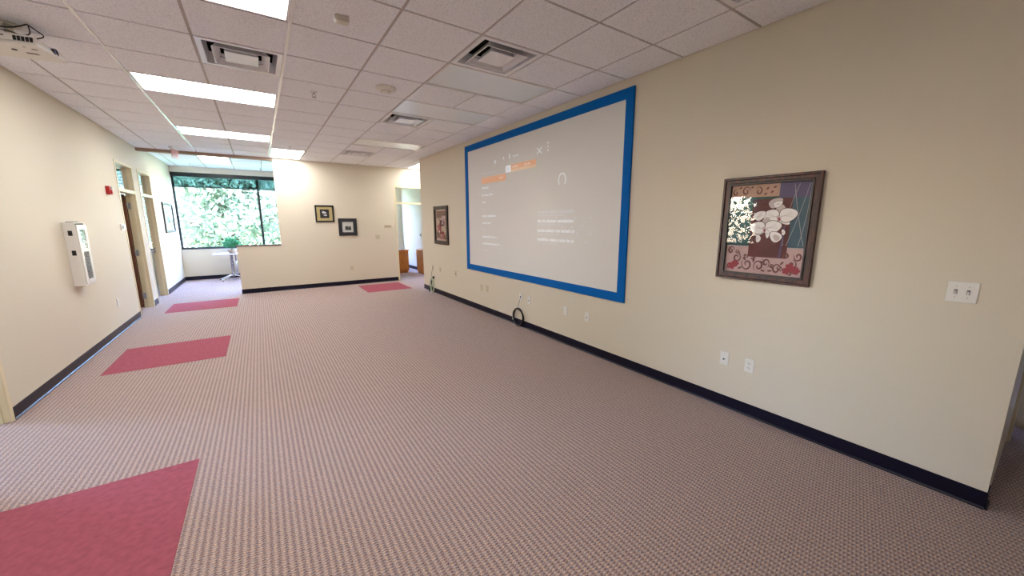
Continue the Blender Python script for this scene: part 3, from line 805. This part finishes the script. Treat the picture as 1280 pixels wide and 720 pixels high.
    for x, y, rx, ry, ro, m in ((.42, .655, .075, .05, .6, 'art_petal'), (.60, .79, .085, .05, .5, 'art_petal2'), (.63, .775, .055, .032, .5, 'art_petal'), (.645, .425, .075, .055, 2.4, 'art_petal'), (.66, .415, .045, .03, 2.4, 'art_petal2'), (.43, .40, .03, .045, .1, 'art_petal'), (.735, .475, .02, .032, .2, 'art_petal'), (.54, .455, .022, .05, .2, 'art_petal')):
        petal(x, y, rx, ry, ro, m)
    p.build('orchid_print', t)
picture('framed_picture', 'large mahogany framed picture of white orchids under glass', on_right(0, EYE), -1.64, -.99, -.457, .336, .058, 'mahog', orchid_art, depth=.032, prof=True)

def abstract_art(t, F, u0, u1, v0, v1):
    a = MB(F).use(M['art_tan']).box(u0, u1, v0, v1, .001, .004); r = random.Random(5); n = .0043
    W, Ht = u1 - u0, v1 - v0
    for (x0, x1, a0, a1, m) in ((.05, .95, .72, .96, 'art_brown'), (.1, .55, .58, .74, 'art_cream'), (.3, .8, .45, .66, 'art_swirl'), (.1, .45, .3, .5, 'art_rose'), (.5, .95, .25, .48, 'art_cream'),
                                (.05, .4, .08, .28, 'art_swirl'), (.35, .75, .06, .3, 'art_rose'), (.7, .96, .05, .2, 'art_brown'), (.55, .9, .62, .8, 'art_pink')):
        n += .0003; a.use(M[m]).face([(u0 + x0 * W, v0 + a0 * Ht, n), (u0 + x1 * W, v0 + a0 * Ht, n), (u0 + x1 * W, v0 + a1 * Ht, n), (u0 + x0 * W, v0 + a1 * Ht, n)])
    for k in range(26):
        n += .00005; x, y, s = r.uniform(.06, .86), r.uniform(.04, .7), r.uniform(.03, .10); m = r.choice(['art_cream', 'art_swirl', 'art_pink', 'art_dark', 'art_petal'])
        a.use(M[m]).face([(u0 + x * W, v0 + y * Ht, n), (u0 + (x + s) * W, v0 + y * Ht, n), (u0 + (x + s) * W, v0 + (y + s * .8) * Ht, n), (u0 + x * W, v0 + (y + s * .8) * Ht, n)])
    a.build('artwork', t)
picture('framed_picture', 'tall dark framed brown and red abstract print past the projection screen', on_right(0, EYE), -7.775, -7.066, -.465, .325, .075, 'darkwood', abstract_art, depth=.03)

def mat_art(mm, im, x0, x1, ya, yb, blobs):
    def art(t, F, u0, u1, v0, v1):
        W, Ht = u1 - u0, v1 - v0
        a = MB(F).use(M[mm[0]]).box(u0, u1, v0, v1, .001, .008); a.build('mat_board', t)
        if mm[1]:
            k = MB(F).use(M[mm[1]]).ring(u0 + x0 * W - .03, u0 + x1 * W + .03, v0 + ya * Ht - .03, v0 + yb * Ht + .03, .029, .008, .012); k.build('inner_mat', t)
        a = MB(F).use(M[im]).box(u0 + x0 * W, u0 + x1 * W, v0 + ya * Ht, v0 + yb * Ht, .008, .0095)
        n = .0098
        for x, y, rx, ry, m in blobs: n += .0002; a.use(M[m]).disc(u0 + (x0 + x * (x1 - x0)) * W, v0 + (ya + y * (yb - ya)) * Ht, rx * W, ry * Ht, n)
        a.build('photograph', t)
    return art
FBK = on_back(0, EYE)
picture('framed_picture', 'small black framed picture with a wide gold mat, higher of two', FBK, 1.14, 1.55, -.003, .394, .035, 'black',
        mat_art(('matcream', 'matdark'), 'matdark', .30, .70, .28, .72, [(.35, .72, .10, .09, 'photo_w'), (.62, .66, .08, .06, 'photo_w'), (.6, .26, .11, .06, 'photo_w'), (.3, .3, .06, .05, 'photo_g')]), depth=.025)
picture('framed_picture', 'small picture in a broad dark frame with pale mat, lower of two', FBK, 1.63, 2.055, -.334, .087, .085, 'matdark',
        mat_art(('matwhite', None), 'photo_g', .25, .80, .18, .58, [(.3, .5, .10, .13, 'matdark'), (.75, .45, .10, .12, 'matdark')]), depth=.028)
picture('framed_picture', 'black framed pale picture beside the bay window, past the two doorways', on_left(0, EYE), 11.68, 12.86, -.25, .455, .05, 'black',
        mat_art(('matwhite', None), 'art_pale', .15, .85, .15, .85, [(.3, .4, .08, .10, 'photo_g'), (.6, .5, .10, .12, 'art_line'), (.5, .3, .15, .06, 'photo_g')]), depth=.03)

# ------------------------------------------------------------------ wall plates, switches, outlets
def screws(F, t, pts, n):
    for u, v in pts: MB(F).use(M['grille']).lathe((u, v, n), [(.0022, 0), (.002, .0010)], 8).build('screw', t)
def plate(name, label, cat, F, u, v, kind, m='white', w=.07, h=.115, group=None):
    t = thing(name, label, cat, F @ Vector((u, v, 0)), group)
    b = MB(F).use(M[m]).box(u - w / 2, u + w / 2, v - h / 2, v + h / 2, -.001, .0065); b.build('plate', t, bevel=.0025)
    if kind == 'duplex':
        for s in (-1, 1):
            k = MB(F).use(M[m]); c = v + s * .02
            k.prism([(u + .0165 * math.cos(a) , max(c - .0125, min(c + .0125, c + .0165 * math.sin(a)))) for a in [2 * PI * i / 20 for i in range(20)]], .0066, .0085)
            k.use(M['dark']).box(u - .0075, u - .0050, c - .003, c + .006, .0084, .0088); k.box(u + .0050, u + .0070, c - .003, c + .005, .0084, .0088); k.lathe((u, c - .0085, .0084), [(.0025, 0), (.0024, .0004)], 8)
            k.build('receptacle', t)
        screws(F, t, [(u, v)], .0065)
    elif kind == 'coax':
        k = MB(F).use(M['steel']).lathe((u, v - .006, .0065), [(.009, 0), (.009, .003), (.006, .0032), (.006, .011)], 12); k.use(M['black']).lathe((u, v - .006, .0174), [(.0052, 0), (.005, .001)], 10); k.build('connector', t)
        screws(F, t, [(u, v + .042), (u, v - .042)], .0065)
    elif kind == 'jack':
        k = MB(F).use(M['dark']).box(u - .011, u + .011, v - .013, v + .014, .0064, .0075); k.build('jack', t)
        screws(F, t, [(u, v + .042), (u, v - .042)], .0065)
    elif kind == 'toggle':
        for s in ([0] if w < .09 else [-.023, .023]):
            k = MB(F).use(M['grille']).box(u + s - .0065, u + s + .0065, v - .0135, v + .0135, .0064, .0072); k.use(M[m])
            k.hexa([(u + s - .0038, v - .006, .0078), (u + s + .0038, v - .006, .0078), (u + s + .0038, v + .004, .0078), (u + s - .0038, v + .004, .0078)],
                   [(u + s - .003, v - .012, .0195), (u + s + .003, v - .012, .0195), (u + s + .003, v - .005, .0195), (u + s - .003, v - .005, .0195)]); k.build('toggle', t, bevel=.0008)
            screws(F, t, [(u + s, v + .030), (u + s, v - .030)], .0065)
    elif kind == 'blank':
        screws(F, t, [(u, v + .030), (u, v - .030)], .0065)
    return t
FR = on_right(0, EYE); FL = on_left(0, EYE)
GP = 'small plates low on the right wall'
plate('light_switch', 'white double light switch plate between the orchid picture and the wall corner', 'light switch', FR, -.302, -.384, 'toggle', 'white', .115, .115)
plate('coaxial_plate', 'white cable plate with dark centre low under the orchid picture, beside an outlet', 'wall plate', FR, -1.513, -1.145, 'coax', group=GP)
plate('power_outlet', 'white power outlet low under the orchid picture, beside a dark centred cable plate', 'power outlet', FR, -1.315, -1.147, 'duplex', group=GP)
plate('coaxial_plate', 'white cable plate with dark centre low under the near corner of the blue frame', 'wall plate', FR, -3.139, -1.131, 'coax', group=GP)
plate('power_outlet', 'white power outlet low under the blue framed screen', 'power outlet', FR, -3.524, -1.132, 'duplex', group=GP)
plate('coaxial_plate', 'white cable plate beside the plate whose cord drops to the black coil', 'wall plate', FR, -4.314, -1.132, 'coax', group=GP)
plate('cable_plate', 'white wall plate whose thin cord drops to the black coil', 'wall plate', FR, -4.53, -1.117, 'jack', group=GP)
plate('blank_plate', 'beige blank plate of the pair under the screen, nearer the black coil', 'wall plate', FR, -5.543, -1.144, 'blank', 'beige', group=GP)
plate('blank_plate', 'beige blank plate of the pair under the screen, nearer the abstract print', 'wall plate', FR, -5.753, -1.158, 'blank', 'beige', group=GP)
plate('jack_plate', 'beige jack plate with dark socket, nearest the blue frame corner', 'wall plate', FR, -6.783, -1.02, 'jack', 'beige', group=GP)
plate('jack_plate', 'beige jack plate with dark socket under the abstract print', 'wall plate', FR, -7.569, -1.022, 'jack', 'beige', group=GP)
plate('jack_plate', 'beige jack plate with dark socket above the black and green cables', 'wall plate', FR, -7.995, -1.011, 'jack', 'beige', group=GP)
plate('power_outlet', 'white power outlet low between the glazed white cabinet and the first doorway', 'power outlet', FL, 7.531, -1.137, 'duplex')
plate('power_outlet', 'beige power outlet low under the two small pictures', 'power outlet', FBK, 1.87, -1.155, 'duplex', 'beige')
plate('light_switch', 'cream light switch plate below the beige room sign', 'light switch', FBK, 2.556, -.385, 'toggle', 'beige', .115)
t = thing('room_sign', 'small beige room sign beside the far doorway frame', 'sign', FBK @ Vector((2.83, -.12, 0)))
b = MB(FBK).use(M['beige']).box(2.73, 2.93, -.165, -.07, .0005, .008); b.build('sign_plate', t, bevel=.002)
b = MB(FBK).use(M['photo_g'])
for k in range(6): b.box(2.75 + k * .027, 2.768 + k * .027, -.132, -.100, .008, .009)
b.build('raised_marks', t)
t = thing('room_sign', 'small white room sign on the wall with the red fire alarm', 'sign', FL @ Vector((8.36, -.075, 0)))
b = MB(FL).use(M['white']).box(8.30, 8.50, -.12, -.03, .0005, .020); b.build('sign_plate', t, bevel=.002)
b = MB(FL).use(M['photo_g']).box(8.32, 8.40, -.10, -.05, .020, .0208); b.build('raised_marks', t)

# thermostat on the office wall beyond the far doorway
FO = frame_of((4.25, 0, EYE), (0, -1, 0), (0, 0, 1), (-1, 0, 0))
t = thing('thermostat', 'tiny dark thermostat on the pale wall seen through the far doorway', 'thermostat', FO @ Vector((-11.55, -.42, 0)))
b = MB(FO).use(M['offwhite']).box(-11.60, -11.50, -.49, -.36, -.001, .02); b.build('case', t, bevel=.004)
b = MB(FO).use(M['dark']).box(-11.585, -11.515, -.44, -.375, .02, .022); b.build('display', t)

# fire alarm strobe
t = thing('fire_alarm', 'small red fire alarm strobe above the white room sign', 'fire alarm', FL @ Vector((7.97, .46, 0)))
b = MB(FL).use(M['redplastic']).box(7.915, 8.03, .40, .52, -.001, .045); b.build('case', t, bevel=.006)
b = MB(FL).use(M['white']).box(7.955, 8.00, .475, .51, .045, .068); b.build('strobe_lens', t, bevel=.006)
b = MB(FL).use(M['redplastic']).lathe((7.965, .437, .045), [(.028, 0), (.026, .014), (.012, .016)], 18); b.build('horn', t)

# glazed white cabinet on the left wall
y0, y1, z0, z1, d = 6.2, 6.475, -.715, .0, .095
t = thing('wall_cabinet', 'tall slim white metal wall cabinet with a glazed front', 'cabinet', FL @ Vector(((y0 + y1) / 2, z0, 0)))
b = MB(FL).use(M['white']).ring(y0, y1, z0, z1, .012, .0005, d); b.box(y0 + .012, y1 - .012, z0 + .012, z1 - .012, .0005, .012); b.box(y0 + .012, y1 - .012, -.34, -.33, .012, d - .03); b.build('body', t, bevel=.003)
b = MB(FL).use(M['white']).ring(y0, y1, z0 + .015, z1 - .03, .055, d + .002, d + .016); b.box(y0 + .055, y1 - .055, -.335, -.315, d + .002, d + .014); dr = b.build('door', t, bevel=.003)
b = MB(FL).use(M['picglass']).box(y0 + .053, y1 - .053, -.316, -.083, d + .006, d + .010); b.build('pane', dr)
b = MB(FL).use(M['grille'])
for k in range(14): b.box(y0 + .056, y1 - .056, -.635 + k * .0215, -.622 + k * .0215, d + .003, d + .010)
b.build('louvre', dr)
b = MB(FL).use(M['smoke']).box(y0 + .02, y1 - .02, -.315, -.05, .014, .020)
b.use(M['greenreflection']).face([(y0 + .06, -.12, .021), (y0 + .13, -.20, .021), (y1 - .07, -.30, .021), (y1 - .10, -.30, .021), (y0 + .06, -.22, .021)]); b.build('reflection_card', t)  # green diagonal is the pane's reflection, painted on a card behind it
for z in (-.12, -.34):
    b = MB(FL).use(M['black']).box(y0 - .004, y0 + .001, z - .028, z + .028, .035, .068); b.build('latch', t, bevel=.001)
for a, c in ((.018, .075), ):
    b = MB(FL).use(M['dark']).box(y0 + .03, y0 + .09, z1, z1 + .006, .02, .075); b.build('top_slot', t); b = MB(FL).use(M['dark']).box(y0 + .14, y0 + .20, z1, z1 + .006, .02, .075); b.build('top_slot', t)

# ------------------------------------------------------------------ cables at the right wall
def smooth(pts, k=6):
    q = [Vector(p) for p in pts]; out = []
    for s in range(len(q) - 1):
        p0, p1, p2, p3 = q[max(s - 1, 0)], q[s], q[s + 1], q[min(s + 2, len(q) - 1)]
        for i in range(k):
            a = i / k; out.append(.5 * ((2 * p1) + (p2 - p0) * a + (2 * p0 - 5 * p1 + 4 * p2 - p3) * a * a + (3 * p1 - p0 - 3 * p2 + p3) * a ** 3))
    return out + [q[-1]]
F0 = on_right(0, 0)
t = thing('cable_coil', 'coil of black cable standing on the carpet against the baseboard under the screen', 'cable', F0 @ Vector((-4.55, 0, .05)))
b = MB(F0).use(M['rubber']); pts = []
for k in range(97):
    a = 2 * PI * k / 24 + PI / 2; r = .128 + .006 * math.sin(k * .7)
    pts.append((-4.55 + r * math.cos(a), .141 + r * 1.03 * math.sin(a), .032 + .010 * math.sin(k / 24 * 1.9)))
b.tube(pts, .0085, 8); b.build('coil', t)
b = MB(F0).use(M['grille']).tube(smooth([(-4.53, EYE - 1.13, .008), (-4.535, .40, .018), (-4.55, .33, .03), (-4.55, .272, .034)]), .003, 6); b.build('thin_cord', t)
b = MB(F0).use(M['white']).box(-4.70, -4.672, .075, .12, .02, .04); b.build('plug', t, bevel=.004)
t = thing('cable_coil', 'pale green coil of cable on the carpet beside a drooping black cord', 'cable', F0 @ Vector((-7.9, 0, .05)))
b = MB(F0).use(M['clearcable']); pts = []
for k in range(73):
    a = 2 * PI * k / 24 - PI / 2
    pts.append((-7.86 + (.085 + .008 * math.sin(k * .5)) * math.cos(a), .172 + .16 * math.sin(a), .085 + .012 * math.sin(k / 24 * 2.1)))
b.tube(pts, .007, 8); b.build('coil', t)
b = MB(F0).use(M['grille']).tube(smooth([(-7.97, EYE - 1.02, .012), (-7.94, .46, .05), (-7.89, .39, .085), (-7.86, .332, .090)]), .004, 6); b.build('lead', t)
t = thing('black_cable', 'thick black cord drooping down to the baseboard by the far corner', 'cable', F0 @ Vector((-8.1, .2, .03)))
b = MB(F0).use(M['rubber']); b.tube(smooth([(-7.94, .33, .013), (-8.0, .27, .022), (-8.07, .17, .024), (-8.13, .04, .026), (-8.12, .012, .05), (-8.02, .012, .09)]), .012, 8); b.build('cord', t)
b = MB(F0).use(M['black']).tube([(-7.925, .35, .014), (-7.985, .285, .022)], .022, 10); b.build('plug', t)

# ------------------------------------------------------------------ red carpet panels let into the floor
def inset(x0, x1, ya, yb, label):
    b = MB().use(M['red']).box(x0, x1, ya, yb, 0.0002, .003); o = b.build('carpet_panel', bevel=.0008, seg=1)
    recenter(o, ((x0 + x1) / 2, (ya + yb) / 2, 0)); return tag(o, label, 'carpet', 'red carpet panels in the floor')
inset(-1.53, -.485, 2.05, 3.07, 'square red carpet panel nearest the viewer, only partly in view')
inset(-1.52, -.475, 5.42, 6.42, 'square red carpet panel near the wall with the white cabinet')
inset(-1.52, -.485, 8.66, 9.58, 'pale looking square red carpet panel between the two doorways and the half wall')
inset(1.92, 2.93, 8.70, 9.78, 'square red carpet panel on the floor before the far doorway')

# ------------------------------------------------------------------ window bay: table and plant
TX, TY, TH = -.70, 12.78, .735
t = thing('pedestal_table', 'small grey topped table on a chrome pedestal by the window', 'table', (TX, TY, 0))
b = MB().use(M['tabletop']).box(TX - .38, TX + .62, TY - .36, TY + .36, TH - .03, TH); b.build('table_top', t, bevel=.008)
b = MB().use(M['chrome']).lathe((TX, TY, 0), [(.034, .09), (.034, TH - .045), (.10, TH - .04), (.10, TH - .031)], 20); b.tube([(TX + .09, TY, .1), (TX + .09, TY, TH - .05)], .016, 10); b.build('post', t)
for k, a in enumerate((2.75, 3.9, 5.9, .75)):
    dx, dy = math.cos(a), math.sin(a)
    b = MB().use(M['chrome']); b.tube(smooth([(TX + dx * .02, TY + dy * .02, .13), (TX + dx * .12, TY + dy * .12, .115), (TX + dx * .25, TY + dy * .25, .06), (TX + dx * .34, TY + dy * .34, .030)]), [.022 - .0005 * i for i in range(19)], 10); lg = b.build('leg', t)
    b = MB().use(M['black']).lathe((TX + dx * .335, TY + dy * .335, 0), [(.018, .0), (.018, .012), (.012, .018)], 12); b.build('glide', lg)

def leaf_quads(mb, n, fn, s0, s1, rnd):
    for k in range(n):
        c, nrm = fn(rnd)
        s = rnd.uniform(s0, s1)
        d = Vector((rnd.gauss(0, 1), rnd.gauss(0, 1), rnd.gauss(0, 1))) + nrm * .7; d.normalize()
        t1 = d.orthogonal().normalized(); t1.rotate(Matrix.Rotation(rnd.uniform(0, 2 * PI), 3, d)); t2 = d.cross(t1)
        mb.face([c - t1 * s, c - t1 * .1 * s + t2 * .42 * s + d * .12 * s, c + t1 * s, c - t1 * .1 * s - t2 * .42 * s + d * .12 * s])
PX, PY = -.66, 12.74
t = thing('potted_plant', 'bushy green plant in a low pot on the table by the window', 'plant', (PX, PY, TH))
b = MB().use(M['terracotta']).lathe((PX, PY, TH), [(.075, .001), (.105, .10), (.115, .115), (.10, .115), (.09, .10)], 20); b.build('pot', t)
rnd = random.Random(3)
def shell(r):
    th, ph = r.uniform(0, 2 * PI), math.acos(r.uniform(-.45, 1)); q = r.uniform(.45, 1.0) * (1 + .18 * math.sin(3 * th + 1) + .12 * math.sin(5 * ph))
    nrm = Vector((math.sin(ph) * math.cos(th), math.sin(ph) * math.sin(th), math.cos(ph)))
    return Vector((PX, PY, TH + .245)) + Vector((nrm.x * .21 * q, nrm.y * .21 * q, nrm.z * .19 * q)), nrm
b = MB().use(M['ivy']); leaf_quads(b, 420, shell, .025, .05, rnd); b.build('leaves', t)
b = MB().use(M['ivy'])
for k in range(14):
    a = k * 2.4; r = .05 + .10 * (k % 4) / 3
    b.tube(smooth([(PX + .02 * math.cos(a), PY + .02 * math.sin(a), TH + .10), (PX + r * .6 * math.cos(a), PY + r * .6 * math.sin(a), TH + .22), (PX + r * 1.3 * math.cos(a), PY + r * 1.3 * math.sin(a), TH + .28)], 4), .003, 5)
b.build('stems', t)

# ------------------------------------------------------------------ office beyond the far doorway
def credenza(label, x0, x1, ya, yb, h, doors, face):
    t = thing('wood_credenza', label, 'cabinet', ((x0 + x1) / 2, (ya + yb) / 2, 0), 'orange wood office furniture')
    b = MB().use(M['oak']).box(x0 + .01, x1 - .01, ya + .02, yb, .07, h - .03); b.box(x0 + .03, x1 - .03, ya + .05, yb - .02, 0, .07); b.build('body', t, bevel=.003)
    b = MB().use(M['oak']).box(x0 - .01, x1 + .01, ya - .01, yb, h - .03, h); b.build('top', t, bevel=.004)
    for k in range(doors):
        if face == 'y':
            w = (x1 - x0 - .03) / doors; a = x0 + .015 + k * w
            b = MB().use(M['oak']).box(a + .003, a + w - .003, ya, ya + .018, .08, h - .036); dd = b.build('door', t, bevel=.003)
            b = MB().use(M['steel']).tube([(a + w - .05, ya - .022, h - .22), (a + w - .05, ya - .022, h - .12)], .005, 8); b.build('handle', dd)
        else:
            w = (yb - ya - .03) / doors; a = ya + .015 + k * w
            b = MB().use(M['oak']).box(x0 - .008, x0 + .01, a + .003, a + w - .003, .08, h - .036); dd = b.build('door', t, bevel=.003)
            b = MB().use(M['steel']).tube([(x0 - .03, a + w - .05, h - .22), (x0 - .03, a + w - .05, h - .12)], .005, 8); b.build('handle', dd)
    return t
credenza('orange wood cabinet with paper on top inside the far doorway', 2.75, 3.82, 11.5, 11.95, .72, 3, 'y')
credenza('orange wood cabinet against the pale wall inside the far doorway', 3.99, 4.235, 10.5, 11.3, .74, 2, 'x')
b = MB().use(M['photo_w']); 
for k in range(5): b.box(3.30 + .004 * k, 3.60 + .003 * k, 11.56, 11.78, .7202 + k * .004, .7238 + k * .004)
o = b.build('paper_stack'); recenter(o, (3.45, 11.67, .72)); tag(o, 'thin stack of white paper on the orange wood cabinet', 'paper')

# ------------------------------------------------------------------ outdoors
b = MB().use(M['lawn'])
for i in range(24):
    for j in range(24):
        P_ = lambda a, c: (-40 + a * 80 / 24, -24 + c * 84 / 24, -3.2 + .16 * math.sin(a * .9) + .2 * math.cos(c * .7))
        b.face([P_(i, j), P_(i + 1, j), P_(i + 1, j + 1), P_(i, j + 1)])
struct(b.build('ground'))
def tree_src(m, seed, n, r, hgt):
    rn = random.Random(seed); lobes = []
    for k in range(26):
        a = rn.uniform(0, 2 * PI); q = rn.uniform(.2, .75) * r; lobes.append((Vector((q * math.cos(a), q * math.sin(a), hgt * rn.uniform(.35, .92))), rn.uniform(.32, .55) * r))
    lobes.append((Vector((0, 0, hgt * .75)), r * .6))
    def f(rr):
        c, q = rr.choice(lobes); nrm = Vector((rr.gauss(0, 1), rr.gauss(0, 1), rr.gauss(0, 1))).normalized()
        return c + nrm * q * rr.uniform(.75, 1.05), nrm
    lf = MB().use(M[m]); leaf_quads(lf, n, f, .085, .16, rn)
    tr = MB().use(M['bark']); tr.tube(smooth([(0, 0, -.3), (.1, .05, hgt * .3), (0, .1, hgt * .55), (.1, 0, hgt * .8)], 4), [.26 - .015 * i for i in range(13)], 10)
    for c, q in lobes[:9]: tr.tube([(0, .05, hgt * .38), tuple(c * .55 + Vector((0, 0, hgt * .22))), tuple(c)], [.10, .07, .03], 6)
    return lf, tr
def tree(seed, m, loc, n, r, hgt, label):
    lf, tr = tree_src(m, seed, n, r, hgt)
    t = thing('leafy_tree', label, 'tree', (0, 0, 0), 'trees outside the windows'); lf.build('foliage', t); tr.build('trunk', t); t.location = loc; return t
t1 = tree(21, 'leaf', (-1.0, 22.0, -3.2), 30000, 3.6, 8.8, 'pale green tree filling the bay window')
t2 = tree(22, 'leafd', (-5.2, 30.5, -3.2), 24000, 3.7, 10.5, 'dark green tree behind the pale tree, towards the doorway wall side of the bay window')
for k, (src, x, y, rz, l) in enumerate([(t2, 3.4, 30.5, 2.1, 'dark green tree behind the pale tree, towards the mullion side of the bay window'),
        (t1, 8.2, 23.0, 3.3, 'pale green tree outside the office window beyond the far doorway'), (t2, 12.2, 31.0, 1.0, 'dark green tree behind the tree of the office window'),
        (t2, -12.0, 5.9, .5, 'dark green tree outside the side room window'), (t1, -9.6, 21.5, 4.1, 'pale green tree outside the blinds of the second side room'),
        (t1, 8.9, -1.2, 5.0, 'pale green tree outside the glazed end of the near corridor')]):
    d_ = dup(src, (x, y, -3.2), l); d_.rotation_euler.z = rz

# ------------------------------------------------------------------ daylight
w = bpy.data.worlds.new('World'); scene.world = w; w.use_nodes = True
nt = w.node_tree; nt.nodes.clear()
o = nt.nodes.new('ShaderNodeOutputWorld'); bg = nt.nodes.new('ShaderNodeBackground'); sky = nt.nodes.new('ShaderNodeTexSky')
sky.sky_type = 'NISHITA'; sky.sun_disc = False; sky.sun_elevation = math.radians(52); sky.sun_rotation = math.radians(200); sky.air_density = 1.5; sky.dust_density = 0.6
tint = nt.nodes.new('ShaderNodeMix'); tint.data_type = 'RGBA'; tint.blend_type = 'MULTIPLY'; tint.inputs[0].default_value = 1; tint.inputs[7].default_value = (0.90, 0.90, 1.20, 1)
nt.links.new(sky.outputs[0], tint.inputs[6]); nt.links.new(tint.outputs[2], bg.inputs[0]); bg.inputs[1].default_value = 9.0
nt.links.new(bg.outputs[0], o.inputs[0])
sl = bpy.data.lights.new('sun', 'SUN'); sl.energy = 11.0; sl.angle = math.radians(.6); sl.color = (1, .97, .9)
so = bpy.data.objects.new('sun', sl); COL.objects.link(so); so.location = (0, -10, 20)
so.rotation_euler = (math.radians(38), 0, 0)

# ------------------------------------------------------------------ camera
cd = bpy.data.cameras.new('camera'); cam = bpy.data.objects.new('camera', cd); COL.objects.link(cam)
cd.sensor_width = 36; cd.lens = 467.05 / 1280 * 36; cd.clip_start = .02; cd.clip_end = 300
yaw, pitch, roll = .589628, .175404, -.001111
f = Vector((math.sin(yaw) * math.cos(pitch), math.cos(yaw) * math.cos(pitch), -math.sin(pitch)))
r = Vector((math.cos(yaw), -math.sin(yaw), 0)); u = r.cross(f)
r2 = r * math.cos(roll) + u * math.sin(roll); u2 = u * math.cos(roll) - r * math.sin(roll)
m = Matrix((r2, u2, -f)).transposed().to_4x4(); m.translation = (0, 0, EYE); cam.matrix_world = m
scene.camera = cam

vs = scene.view_settings
vs.view_transform = 'Standard'; vs.look = 'None'; vs.gamma = 1.0; vs.use_curve_mapping = False; vs.exposure = 0.36
scene.cycles.max_bounces = 10; scene.cycles.diffuse_bounces = 6; scene.cycles.transparent_max_bounces = 12
scene.cycles.use_denoising = True
